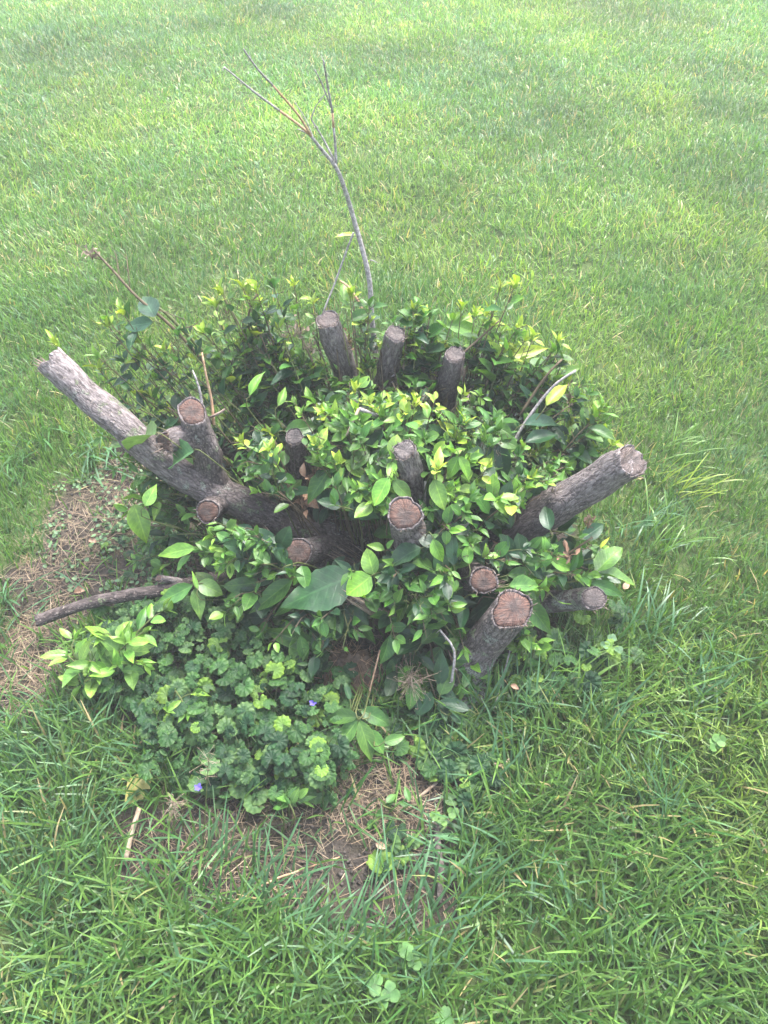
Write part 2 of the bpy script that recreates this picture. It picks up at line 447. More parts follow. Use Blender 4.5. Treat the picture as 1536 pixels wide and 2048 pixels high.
GREENS = np.array([(.062, .150, .034), (.100, .195, .040), (.185, .275, .062), (.070, .160, .066), (.118, .220, .095), (.36, .29, .15), (.24, .27, .10)])
def grass_cols(x, y, far):
    n = len(x)
    p1 = vnoise(x * 1.6 + 7, y * 1.6, 11); p2 = vnoise(x * 4.5, y * 4.5 + 3, 12); p3 = vnoise(x * 11, y * 11, 13)
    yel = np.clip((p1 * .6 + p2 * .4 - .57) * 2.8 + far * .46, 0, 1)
    blu = np.clip((p3 * .5 + (1 - p1) * .5 - .46) * 3.0, 0, 1)
    r = rng.rand(n)
    k = np.where(r < .32 - .15 * yel, 0, 1)
    r2 = rng.rand(n)
    k = np.where(r2 < yel * .62, 2, k)
    r3 = rng.rand(n)
    k = np.where(r3 < blu * .7, np.where(rng.rand(n) < .5, 3, 4), k)
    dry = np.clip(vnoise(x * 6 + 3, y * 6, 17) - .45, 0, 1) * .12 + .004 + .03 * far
    r4 = rng.rand(n)
    k = np.where(r4 < dry, 5, np.where(r4 < dry * 2.0, 6, k))
    lum = .46 + .62 * vnoise(x * 1.3 + 5, y * 1.3, 18) + .42 * vnoise(x * 3.7, y * 3.7, 19)
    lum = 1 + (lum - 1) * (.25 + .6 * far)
    c = GREENS[k] * ((0.72 + .6 * rng.rand(n) + .40 * far) * lum)[:, None]  # far blades coloured brighter to imitate the sunlit look of the back lawn
    return c
def density_mask(x, y):
    px, py, dep = proj(x, y)
    wob = 42
    qx = px + (vnoise(x * 16, y * 16, 21) - .5) * 2 * wob; qy = py + (vnoise(x * 16, y * 16, 22) - .5) * 2 * wob
    f = np.ones(len(x))
    f = np.where(in_poly(qx, qy, BARE_FRONT), .08 + .7 * np.clip(vnoise(x * 17, y * 17, 24) - .48, 0, 1), f)
    f = np.where(in_poly(qx, qy, BARE_LEFT), .05 + .30 * np.clip(vnoise(x * 17, y * 17, 25) - .5, 0, 1), f)
    f = np.where(in_poly(qx, qy, IVY_MAIN), .04, f)
    for pol in ([(225, 1605), (315, 1605), (310, 1770), (225, 1780)], [(845, 1620), (905, 1620), (920, 1870), (845, 1870)]):
        f = np.where(in_poly(px, py, pol), np.minimum(f, .05), f)          # thin grass where the sticks lie
    e = ((x - SHRUB_C[0]) / .43) ** 2 + ((y - SHRUB_C[1]) / .36) ** 2 + (vnoise(x * 9, y * 9, 23) - .5) * .6
    f = np.where(e < 1, np.minimum(f, .03), f)
    return f
tf = density_mask(XX.ravel(), YY.ravel())                          # where turf grows the soil is hidden by green and dead leaf sheaths
ta = ground_me.attributes.new('turf', 'FLOAT', 'POINT'); ta.data.foreach_set('value', (tf > .5).astype(np.float32))
def scatter(x0, x1, y0, y1, dens):
    n = int((x1 - x0) * (y1 - y0) * dens)
    return rng.uniform(x0, x1, n), rng.uniform(y0, y1, n)
GV, GF, GC, gn = [], [], [], 0
def push(V, F, C):
    global gn
    GV.append(V); GF.append(F + gn); GC.append(C); gn += len(V)
def lawn(x, y, seg, wmul=1.0, fine=True):
    px, py, dep = proj(x, y)
    far = np.clip((dep - 1.7) / 2.0, 0, 1)
    n = len(x)
    tall = np.clip((1.15 - y) * 2.2, 0, 1) * (.7 + .6 * vnoise(x * 5, y * 5, 31))       # uncut fringe on the near side
    tuft = vnoise(x * 3.3, y * 3.3, 33)
    L = (.036 + .020 * tuft + .038 * tall) * rng.uniform(.45, 1.3, n)
    w = (.0024 + .0008 * tall + .0012 * rng.rand(n) + .0010 * far) * wmul
    flow = vnoise(x * 3.1, y * 3.1, 34) * 6.28 * 2
    az = flow + rng.normal(0, 1.7, n)
    lean = np.abs(rng.normal(.30, .30 + .2 * far, n)) + tall * .25 * rng.rand(n)
    L = L * (1 - .08 * far)
    curl = rng.normal(.30, .35, n) + far * rng.uniform(0, 1.1, n) + tall * rng.uniform(-.2, .6, n)
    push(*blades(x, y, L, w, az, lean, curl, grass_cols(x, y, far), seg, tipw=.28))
# in and just around the view: full density; farther away thinner
x, y = scatter(-2.2, 2.2, .02, 2.3, 16500)
px, py, dep = proj(x, y)
k = (rng.rand(len(x)) < np.clip(1.25 - (np.abs(px - 768) - 768) / 1100, .42, 1)) & (rng.rand(len(x)) < density_mask(x, y))
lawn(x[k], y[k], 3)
x, y = scatter(-3.9, 3.9, 2.3, 6.3, 10200)
px, py, dep = proj(x, y)
k = rng.rand(len(x)) < np.clip(1.2 - (np.abs(px - 768) - 768) / 800, .18, 1)
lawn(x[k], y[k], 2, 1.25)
x, y = scatter(-6, 6, -1.6, 9.0, 2400)
px, py, dep = proj(x, y)
k = ((np.abs(x) > 2.2) & (y < 2.3)) | ((np.abs(x) > 3.9) & (y < 6.3)) | (y > 6.3) | (y < .02)
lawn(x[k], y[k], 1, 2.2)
# coarse long tufts: arching broad blades
def tuft(px_, py_, n, L, w, az0, spread, lean, curl, tone, rad=.03):
    c = G(px_, py_)
    x = c.x + rng.normal(0, rad, n); y = c.y + rng.normal(0, rad, n)
    cols = np.array(tone)[None] * rng.uniform(.75, 1.3, (n, 1)) * np.array([1, 1, 1])[None]
    push(*blades(x, y, L * rng.uniform(.6, 1.2, n), w * rng.uniform(.75, 1.2, n), az0 + rng.normal(0, spread, n),
                 np.abs(rng.normal(lean, .2, n)), rng.normal(curl, .3, n), cols, 4, tipw=.15))
BG, DG, YG = (.075, .17, .075), (.05, .14, .03), (.12, .23, .045)
for a in [(190, 905, 26, .13, .0055, -1.2, .55, .7, .9, BG), (90, 880, 24, .12, .005, -1.4, .6, .6, .9, DG), (30, 930, 22, .11, .005, -1.2, .6, .6, .9, DG), (250, 880, 14, .13, .0055, -1.1, .4, .8, .6, BG),
          (120, 1180, 9, .10, .0045, -1.7, .5, .8, .5, BG), (20, 1180, 16, .10, .0045, -1.0, .7, .7, .6, BG), (60, 1420, 20, .11, .004, -.6, .8, .7, .6, BG), (20, 1560, 20, .10, .004, -.6, .8, .6, .6, BG),
          (210, 1420, 10, .13, .0045, -1.3, .5, .5, .6, BG), (300, 1640, 14, .10, .0038, -.8, 1.0, .5, .5, BG), (410, 1730, 14, .11, .0042, 1.1, .5, .5, .6, BG), (490, 1800, 16, .12, .0042, .8, .5, .6, .7, BG),
          (350, 1790, 16, .10, .004, 1.5, .7, .5, .6, BG), (580, 1850, 18, .11, .004, 1.0, .7, .6, .6, BG), (700, 1890, 24, .12, .004, .9, .6, .7, .5, BG), (860, 1830, 30, .13, .0045, 1.0, .5, .6, .5, BG),
          (920, 1700, 24, .11, .0045, 2.6, .6, .7, .6, BG), (980, 1560, 26, .12, .0045, 2.0, .8, .6, .7, BG), (960, 1440, 22, .13, .0045, 1.2, .8, .4, .7, BG), (1040, 1420, 24, .13, .0045, 1.2, .9, .4, .7, BG),
          (1120, 1380, 26, .12, .004, 1.0, .9, .4, .8, YG), (1180, 1460, 26, .12, .004, .8, 1.0, .4, .8, BG), (1060, 1650, 26, .10, .004, 2.0, 1.0, .4, .6, YG), (1300, 1280, 24, .12, .004, .8, 1.0, .4, .8, BG),
          (1330, 1100, 24, .12, .004, .6, .9, .4, .8, YG), (1260, 1080, 18, .12, .004, .5, .9, .5, .8, BG), (1400, 1400, 30, .11, .004, .8, 1.2, .5, .6, BG), (1300, 1640, 30, .11, .004, 1.2, 1.2, .5, .6, BG),
          (1360, 980, 22, .12, .004, -.2, .6, .5, .8, (.22, .30, .04)), (1330, 920, 16, .11, .004, .2, .6, .5, .8, YG)]:
    tuft(*a)
for i in range(170):                                                 # lone longer blades through the near grass
    qx, qy = rng.uniform(0, 1536), rng.uniform(1250, 2040)
    c = G(qx, qy)
    if density_mask(np.array([c.x]), np.array([c.y]))[0] < .5 and rng.rand() < .8: continue
    tuft(qx, qy, 4, .115, .0042, rng.uniform(0, 6.28), .5, .55, .6, (BG, DG, YG)[rng.randint(3)], .02)
gV, gF, gC = np.concatenate(GV), np.concatenate(GF), np.concatenate(GC)
lawn_o = obj('lawn_grass', raw_mesh('lawn_grass', gV, gF, {'col': ('FLOAT_COLOR', gC)}), M_GRASS)
lawn_o['kind'] = 'stuff'
tag(lawn_o, 'mown green lawn grass with longer blades round the shrub', 'grass')

# dry straw and clippings lying on the bare soil
SX, SY = [], []
def litter(poly, dens):
    pts = np.array([tuple(PZ(a, b))[:2] for a, b in poly])
    lo, hi = pts.min(0), pts.max(0)
    x, y = scatter(lo[0], hi[0], lo[1], hi[1], dens)
    px, py, _ = proj(x, y)
    k = in_poly(px + rng.normal(0, 22, len(x)), py + rng.normal(0, 22, len(x)), poly)
    k &= vnoise(x * 13, y * 13, 41) > .30 + .18 * rng.randn(len(x))
    SX.append(x[k]); SY.append(y[k])
litter(BARE_FRONT, 13000); litter(BARE_LEFT, 15000)
litter([(560, 1280), (740, 1250), (900, 1380), (940, 1500), (700, 1560), (660, 1440)], 9000)
litter([(700, 1520), (860, 1530), (880, 1640), (760, 1640), (650, 1700), (620, 1650)], 15000)
litter([(20, 1240), (130, 1230), (140, 1400), (20, 1420)], 16000)
x, y = scatter(-.4, .45, .8, 1.5, 2500); SX.append(x); SY.append(y)
sx, sy = np.concatenate(SX), np.concatenate(SY)
n = len(sx)
TANS = np.array([(.21, .15, .095), (.17, .12, .075), (.11, .075, .05), (.28, .22, .15), (.22, .19, .10), (.065, .046, .033)])
cols = 1.18 * TANS[rng.choice(6, n, p=[.25, .25, .2, .12, .1, .08])] * rng.uniform(.7, 1.15, (n, 1))
V, F, C = blades(sx, sy, rng.uniform(.012, .055, n), rng.uniform(.0006, .0015, n), rng.uniform(0, 6.28, n), rng.normal(1.42, .12, n), rng.normal(.1, .35, n), cols, 3,
                 z0=ground_z(sx, sy) + rng.uniform(.001, .010, n), tipw=.5)
straw = obj('straw_litter', raw_mesh('straw_litter', V, F, {'col': ('FLOAT_COLOR', C)}), M_STRAW)
straw['kind'] = 'stuff'
tag(straw, 'dry tan straw and clippings scattered over the bare soil', 'straw')

# crumbs of soil
CX, CY = [], []
for poly, dens in ((BARE_FRONT, 16000), (BARE_LEFT, 9000)):
    pts = np.array([tuple(PZ(a, b))[:2] for a, b in poly])
    x, y = scatter(pts[:, 0].min(), pts[:, 0].max(), pts[:, 1].min(), pts[:, 1].max(), dens)
    px, py, _ = proj(x, y)
    k = in_poly(px, py, poly); CX.append(x[k]); CY.append(y[k])
cx_, cy_ = np.concatenate(CX), np.concatenate(CY)
nc = len(cx_)
OCT = np.array([(1, 0, 0), (0, 1, 0), (-1, 0, 0), (0, -1, 0), (0, 0, .8), (0, 0, -.8)], float)
rad_ = .0012 + .0045 * rng.rand(nc) ** 3
V = OCT[None] * rad_[:, None, None] * rng.uniform(.6, 1.4, (nc, 6, 3))
V += np.stack([cx_, cy_, ground_z(cx_, cy_) + rad_ * .3], -1)[:, None, :]
FO = np.array([(0, 1, 4), (1, 2, 4), (2, 3, 4), (3, 0, 4), (1, 0, 5), (2, 1, 5), (3, 2, 5), (0, 3, 5)])
F = (FO[None] + (np.arange(nc) * 6)[:, None, None]).reshape(-1, 3)
C = np.repeat(np.concatenate([np.array([(.055, .046, .039)]) * rng.uniform(.5, 1.7, (nc, 1)), np.ones((nc, 1))], 1)[:, None, :], 6, 1).reshape(-1, 4)
crumbs = obj('soil_crumbs', raw_mesh('soil_crumbs', V.reshape(-1, 3), F, {'col': ('FLOAT_COLOR', C)}), M_STRAW)
crumbs['kind'] = 'stuff'
tag(crumbs, 'dark crumbs of soil on the bare patches round the shrub', 'soil')

# ------------------------------------------------------------------ tubes and branches
def spline(pts, rad, step):
    P = [Vector(p) for p in pts]
    n = len(P)
    out, rr = [], []
    for i in range(n - 1):
        p0, p1, p2, p3 = P[max(i - 1, 0)], P[i], P[i + 1], P[min(i + 2, n - 1)]
        if i == 0: p0 = p1 * 2 - p2
        if i == n - 2: p3 = p2 * 2 - p1
        m = max(2, int((p2 - p1).length / step))
        for k in range(m + (1 if i == n - 2 else 0)):
            t = k / m
            out.append(0.5 * ((2 * p1) + (p2 - p0) * t + (2 * p0 - 5 * p1 + 4 * p2 - p3) * t * t + (3 * p1 - p0 - 3 * p2 + p3) * t ** 3))
            rr.append(rad[i] * (1 - t) + rad[i + 1] * t)
    return out, rr
def frames(C):
    n = len(C)
    T = [(C[min(i + 1, n - 1)] - C[max(i - 1, 0)]).normalized() for i in range(n)]
    u = T[0].orthogonal().normalized()
    out = []
    for i in range(n):
        u = (u - T[i] * u.dot(T[i])).normalized()
        out.append((T[i], u, T[i].cross(u)))
    return out
def tube(geo, pts, rad, seg=6, step=.02, taper_end=True, **attrs):
    C, rr = spline(pts, rad, step)
    fr = frames(C)
    V, F = [], []
    for c, r, (t, u, v) in zip(C, rr, fr):
        for k in range(seg):
            a = 2 * math.pi * k / seg
            V.append(c + u * (math.cos(a) * r) + v * (math.sin(a) * r))
    n = len(C)
    for i in range(n - 1):
        for k in range(seg):
            k2 = (k + 1) % seg
            F.append((i * seg + k, i * seg + k2, (i + 1) * seg + k2, (i + 1) * seg + k))
    F.append(tuple((n - 1) * seg + k for k in range(seg)))
    F.append(tuple(seg - 1 - k for k in range(seg)))
    geo.add([tuple(p) for p in V], F, **attrs)
    return C
def shard(geo, base, tip, w, **attrs):
    """a flat tapering splinter with thickness"""
    b, t = Vector(base), Vector(tip)
    d = (t - b).normalized(); s = d.orthogonal().normalized(); s.rotate(Matrix.Rotation(random.uniform(0, 6.28), 3, d)); q = d.cross(s)
    m = b.lerp(t, .6) + s * random.uniform(-w, w)
    V = [b + s * w, b - s * w, b + q * w * .4, m + s * w * .6, m - s * w * .6, m + q * w * .3, t]
    geo.add([tuple(p) for p in V], [(0, 1, 4, 3), (1, 2, 5, 4), (2, 0, 3, 5), (3, 4, 6), (4, 5, 6), (5, 3, 6), (0, 2, 1)], **attrs)

SHRUB_O = Vector((SHRUB_C[0], SHRUB_C[1], 0))
shrub = empty('pruned_shrub', SHRUB_O)
tag(shrub, 'hard-pruned evergreen shrub with thick sawn stubs and fresh leafy shoots', 'shrub')
def branch(name, ctrl, cut=None, grey=0.0, pale=(0, 0), moss=(0, 0), rough=1.0, face_k=0.5, ragged=0.0, seed=0, seg=26, fringe=0, label=None, proud=.002):
    """ctrl: (px, py, height, radius in photo px) from base to sawn end; the end is sawn across a plane turned by face_k towards the open side"""
    P = [PZ(x, y, z) for x, y, z, r in ctrl]
    rad = [r * .92 * M_PER_PX(p) for p, (_, _, _, r) in zip(P, ctrl)]
    C, rr = spline(P, rad, .007)
    for i in range(1, len(C) - 3):                                   # natural wander of the wood
        C[i] = C[i] + mnoise.noise_vector(C[i] * 11 + Vector((seed * 5., 0, 0))) * (rr[i] * .22)
    fr = frames(C)
    n = len(C)
    S = [0]
    for i in range(1, n): S.append(S[-1] + (C[i] - C[i - 1]).length)
    tot = S[-1]
    axis = fr[-1][0]
    tocam = (CAM - C[-1]).normalized()
    nn = (axis * (1 - face_k) + tocam * face_k).normalized() if cut is None else (Vector(cut).normalized())
    if nn.dot(axis) < .35: nn = (nn + axis * (.5)).normalized()
    so = Vector((seed * 3.7, seed * 1.9, seed * .7))
    V, bk, pl = [], [], []
    rE = rr[-1]
    kn = random.Random(seed * 77)
    knots = [(kn.uniform(.08, .85) * tot, kn.uniform(0, 6.28), kn.uniform(.10, .30), kn.uniform(.008, .017)) for _ in range(1 + int(tot / .06))]
    for i, (c, r, (t, u, v)) in enumerate(zip(C, rr, fr)):
        s = S[i]
        fl = 1 + .22 * math.exp(-s / (r * 1.2)) + (.06 * math.exp(-((tot - s) / (rE * .5)) ** 2) if ragged == 0 else 0)
        endk = max(0, 1 - (tot - s) / (2.2 * rE))
        for k in range(seg):
            a = 2 * math.pi * k / seg
            q = Vector((math.cos(a), math.sin(a), 0))
            big = mnoise.noise(q * 1.1 + Vector((0, 0, s * 14)) + so)
            mid = mnoise.noise(q * 3.2 + Vector((0, 0, s * 26)) + so * 2)
            ridge = mnoise.noise(q * 7.5 + Vector((0, 0, s * 12)) + so * 3)
            R_ = r * fl * (1 + rough * (.17 * big + .07 * mid + .05 * ridge))
            for ks, ka, kh, kw in knots:
                da = math.atan2(math.sin(a - ka), math.cos(a - ka)) * r
                dd2 = ((s - ks) ** 2 + da * da) / (kw * kw)
                if dd2 < 9: R_ += r * kh * (math.exp(-dd2) - .55 * math.exp(-dd2 * 5))
            p = c + (u * q.x + v * q.y) * R_
            if endk > 0:
                off = -((p - C[-1]).dot(nn)) / axis.dot(nn) if i == n - 1 else -((u * q.x + v * q.y) * R_).dot(nn) / axis.dot(nn)
                if i == n - 1: p = p + axis * off
                else: p = p + axis * (off * endk)
                if ragged and i == n - 1: p = p + axis * (ragged * rE * mnoise.noise(q * 3 + so * 5))
            V.append(p - SHRUB_O)
            bk.append((q.x * r + so.x, q.y * r, s))
            f = s / tot
            fp = f ** 1.45
            pl.append((pale[0] * (1 - fp) + pale[1] * fp - .09, moss[0] * (1 - f) + moss[1] * f, 0))
    F = []
    for i in range(n - 1):
        for k in range(seg):
            k2 = (k + 1) % seg
            F.append((i * seg + k, i * seg + k2, (i + 1) * seg + k2, (i + 1) * seg + k))
    # rim of bark turning in to the wood, with a dark shrinkage groove
    last = [(n - 1) * seg + k for k in range(seg)]
    cc = sum((V[i] for i in last), Vector()) / seg
    prev = last
    for fr_, dz in ((.945, .0015), (.89, -.004), (.80, -.006)):
        ring = []
        for k in range(seg):
            ring.append(len(V))
            jn = mnoise.noise(Vector((math.cos(k * 6.283 / seg) * 2.2, math.sin(k * 6.283 / seg) * 2.2, seed * 1.7)))
            V.append(cc + (V[last[k]] - cc) * (fr_ + .05 * jn * (fr_ < .94)) + nn * (dz * (1 + 1.6 * jn) + .0018 * mnoise.noise(Vector((k * .9, fr_ * 9, seed)))))
            bk.append(bk[last[k]]); pl.append((min(1, pale[1] + .25), 0, 0))
        for k in range(seg):
            k2 = (k + 1) % seg
            F.append((prev[k], prev[k2], ring[k2], ring[k]))
        prev = ring
    F.append(tuple(prev))
    me = raw_mesh(name, [tuple(p) for p in V], F, {'bark': ('FLOAT_VECTOR', bk), 'pale': ('FLOAT_VECTOR', pl)})
    b = obj(name, me, M_BARK, shrub)
    if label: b['label'] = label
    # sawn face
    fv, ff, fd = [], [], []
    e1 = nn.orthogonal().normalized(); e1 = (Vector((1, 0, 0)) - nn * nn.x).normalized() if abs(nn.x) < .9 else e1
    e2 = nn.cross(e1)
    RN = 7
    offx, offy = kn.uniform(-.25, .25), kn.uniform(-.25, .25)
    for j in range(RN + 1):
        f = j / RN
        for k in range(seg):
            d = (V[last[k]] - cc)
            p = cc + d * (.865 * f) + nn * (proud + rE * (.05 * (1 - f * f)) + rE * .05 * mnoise.noise(Vector((d.x, d.y, d.z)) * f * 160 + so)
                                            - (.003 if j == RN else 0))
            if ragged: p = p - nn * (abs(ragged) * rE * .5 * (1 - f))
            fv.append(p)
            fd.append((d.dot(e1) * f * .95 / rE + offx, d.dot(e2) * f * .95 / rE + offy, seed * 2.3))
    for j in range(RN):
        for k in range(seg):
            k2 = (k + 1) % seg
            ff.append((j * seg + k, j * seg + k2, (j + 1) * seg + k2, (j + 1) * seg + k) if j else (k, (j + 1) * seg + k2, (j + 1) * seg + k))
    cf = obj('cut_face', raw_mesh('cut_face', [tuple(p) for p in fv], ff, {'disc': ('FLOAT_VECTOR', fd)}), M_CUT, b)
    cf.color = (grey, kn.random(), kn.random(), 1)
    if fringe:
        g = Geo()
        for i in range(fringe):
            k = random.randrange(seg)
            p = V[last[k]]; d = (p - cc).normalized()
            if d.dot(Vector((.6, -.5, -.6))) < .1 and random.random() < (.85 if fringe < 45 else .6): continue
            q = cc + (p - cc) * random.uniform(.84, 1.0)
            shard(g, q - nn * .004, q + d * random.uniform(.001, .007) + nn * random.uniform(.003, .016) + rv(.003), random.uniform(.0006, .0018))
        if g.n:
            obj('splinters', g.mesh('splinters'), M_SPLINT, b)['kind'] = 'stuff'
    return b, [Vector(p) for p in C], rr

branches = {}
def B(key, *a, **k):
    branches[key] = branch('branch', *a, seed=len(branches) + 1, **k)
B('long_left', [(760, 1120, .02, 32), (690, 1092, .06, 31), (600, 1058, .10, 31), (530, 1028, .135, 32), (440, 985, .19, 33), (352, 940, .25, 32), (258, 862, .33, 32), (100, 722, .44, 33)],
  pale=(.0, 1.0), moss=(.4, .3), grey=.5, face_k=.05, ragged=.35, fringe=14, label='long thick limb, bark bleached pale towards its sawn end')
B('upright_left', [(440, 990, .17, 30), (424, 945, .23, 31), (406, 892, .30, 33), (383, 824, .385, 29)], pale=(.1, .45), moss=(.3, .1), face_k=.55, grey=.12, fringe=30, rough=1.7)
B('knob', [(402, 880, .315, 24), (372, 872, .335, 24), (330, 884, .345, 21)], pale=(.3, .5), rough=2.1, face_k=.3, grey=.1, fringe=60, ragged=.3)
B('side_nub', [(452, 1000, .165, 22), (436, 1012, .185, 24), (416, 1023, .205, 24)], pale=(.1, .5), face_k=.55, grey=.0, fringe=26)
B('front_mid', [(720, 1095, .05, 25), (660, 1092, .10, 26), (628, 1097, .145, 29), (597, 1102, .19, 29)], pale=(.15, .3), moss=(.1, .35), face_k=.6, grey=.15, fringe=12)
B('dark_left_back', [(690, 1080, .0, 24), (600, 1010, .06, 22), (530, 950, .12, 19), (440, 888, .21, 18)], pale=(.0, .1), face_k=.3, grey=.5)
B('dark_stub', [(640, 1065, .0, 24), (606, 1000, .10, 23), (594, 940, .20, 22), (588, 874, .31, 20)], pale=(.0, .25), moss=(.3, .3), face_k=.35, grey=.95, ragged=.2, fringe=14)
B('back_left', [(735, 930, .0, 30), (712, 850, .12, 28), (692, 750, .26, 27), (655, 640, .42, 27)], pale=(.05, .8), face_k=.1, grey=.8, ragged=.3, fringe=46)
B('back_mid', [(755, 930, .0, 30), (762, 850, .12, 28), (770, 770, .25, 26), (792, 668, .40, 22)], pale=(.1, .5), moss=(.2, .3), face_k=.25, grey=.85, ragged=.25, fringe=26)
B('back_right', [(850, 960, .0, 32), (868, 880, .12, 30), (886, 800, .24, 28), (910, 710, .38, 23)], pale=(.1, .45), moss=(.3, .2), face_k=.2, grey=.85, ragged=.4, fringe=44)
B('back_right_low', [(840, 960, .0, 26), (900, 860, .10, 24), (950, 800, .19, 22)], pale=(.0, .1), face_k=.2, grey=.7)
B('middle_rotten', [(845, 1110, .0, 28), (838, 1040, .12, 25), (828, 985, .24, 25), (808, 900, .38, 25)], pale=(.4, 1.0), rough=2.0, face_k=.25, grey=1.0, ragged=.4, fringe=50)
B('middle_big', [(838, 1200, .0, 40), (832, 1140, .12, 37), (822, 1085, .235, 36), (808, 1028, .355, 36)], pale=(.15, .55), face_k=.62, grey=.05, fringe=44, rough=1.4)
B('long_right', [(860, 1130, .02, 42), (940, 1108, .07, 40), (1020, 1068, .14, 40), (1130, 1002, .25, 40), (1200, 960, .32, 38), (1262, 922, .385, 38)],
  pale=(.0, .75), moss=(.25, .0), grey=.65, face_k=.12, ragged=.5, fringe=36, label='long thick limb ending in a jagged pale tear')
B('front_orange', [(860, 1150, .02, 30), (905, 1145, .10, 31), (936, 1152, .17, 31), (968, 1161, .245, 29)], pale=(.1, .35), face_k=.6, grey=.0, fringe=30)
B('front_right', [(918, 1395, -.02, 52), (935, 1345, .03, 46), (965, 1295, .10, 43), (995, 1255, .17, 41), (1022, 1221, .235, 41)], pale=(.25, .35), moss=(1.0, .1), face_k=.6, grey=.18, fringe=90, rough=1.35, label='stout stump stem with mossy lichened foot')
B('right_grey', [(960, 1190, .02, 26), (1070, 1203, .06, 24), (1130, 1202, .10, 24), (1188, 1197, .15, 24)], pale=(.1, .35), moss=(.5, .7), face_k=.55, grey=.75, fringe=18)
B('low_left', [(700, 1120, .0, 18), (560, 1140, .03, 16), (430, 1158, .07, 14), (315, 1182, .095, 13), (190, 1203, .085, 12.5), (74, 1242, .07, 13)], pale=(.0, .05), moss=(.5, .0), face_k=.15, grey=.25, fringe=16, seg=18)
# small cut shoots and the short broken stub among the leaves
B('chip_stub', [(790, 1240, .05, 8), (745, 1218, .12, 9), (700, 1196, .175, 11)], pale=(1, 1), face_k=.3, grey=.3, fringe=30, seg=12, rough=2)
B('chip_stub_left', [(390, 1172, .07, 7), (350, 1162, .10, 8), (318, 1157, .12, 8)], pale=(.8, 1), face_k=.3, grey=.2, fringe=16, seg=12)

# knuckled root crown where all the stems meet, and the rotten brown foot in front of it
def mound(name, c, rx, ry, h, mat, seed, attrs=True):
    V, F, bk, pl = [], [], [], []
    RN, SN = 10, 30
    for j in range(RN + 1):
        f = j / RN
        for k in range(SN):
            a = 2 * math.pi * k / SN
            q = Vector((math.cos(a) * f, math.sin(a) * f, seed))
            m = 1 + .25 * mnoise.noise(q * 2.5) * (.3 + f)
            z = h * (1 - f ** 2.2) * (1 + .5 * mnoise.noise(q * 4)) + .02 * mnoise.noise(q * 9) - (.02 if j == RN else 0)
            V.append((c.x + math.cos(a) * rx * f * m - SHRUB_O.x, c.y + math.sin(a) * ry * f * m - SHRUB_O.y, z))
            bk.append((math.cos(a) * f * .1, math.sin(a) * f * .1, f * .2)); pl.append((0, .2, 0))
    for j in range(RN):
        for k in range(SN):
            k2 = (k + 1) % SN
            F.append((j * SN + k, (j + 1) * SN + k, (j + 1) * SN + k2, j * SN + k2) if j else (0, SN + k, SN + k2))
    return obj(name, raw_mesh(name, V, F, {'bark': ('FLOAT_VECTOR', bk), 'pale': ('FLOAT_VECTOR', pl)}), mat, shrub)
mound('root_crown', Vector((.03, 1.12, 0)), .24, .17, .07, M_BARK, 3)
mound('rotten_foot', G(705, 1350), .075, .06, .055, M_MOSSWOOD, 8)

# torn fibres
def splinter_bunch(px0, py0, z0, px1, py1, z1, n, w, spread, mat=M_SPLINT, name='torn_fibres', wpx=10):
    g = Geo()
    a, b = PZ(px0, py0, z0), PZ(px1, py1, z1)
    for i in range(n):
        j = Vector((random.gauss(0, 1), random.gauss(0, 1), random.gauss(0, 1)))
        shard(g, a + j * wpx * M_PER_PX(a) * .35, a.lerp(b, random.uniform(.55, 1.1)) + j * spread, w * random.uniform(.5, 1.3))
    return obj(name, g.mesh(name, SHRUB_O), mat, shrub)
splinter_bunch(575, 1108, .15, 508, 1052, .19, 26, .0016, .011)
splinter_bunch(580, 1105, .15, 530, 1105, .17, 18, .0013, .008)
splinter_bunch(728, 1140, .09, 655, 1095, .15, 34, .002, .012, wpx=30)
splinter_bunch(720, 1135, .09, 640, 1108, .145, 16, .0014, .008, wpx=16)
splinter_bunch(1225, 935, .36, 1268, 888, .43, 14, .0017, .008, wpx=30)
splinter_bunch(98, 735, .43, 68, 716, .45, 14, .0022, .007, wpx=16)
splinter_bunch(990, 1172, .22, 1015, 1165, .25, 18, .001, .005, wpx=14)
splinter_bunch(925, 735, .36, 922, 770, .30, 10, .0016, .004, wpx=8)
splinter_bunch(840, 1060, .32, 856, 1062, .34, 16, .001, .008, wpx=14)
splinter_bunch(750, 1226, .17, 688, 1184, .20, 12, .0042, .005, M_PALESTICK, 'torn_fibres', 14)
splinter_bunch(340, 900, .33, 375, 922, .30, 5, .0018, .004, M_PALESTICK, 'torn_fibres', 5)
splinter_bunch(325, 890, .34, 300, 895, .34, 14, .0012, .010, wpx=14)

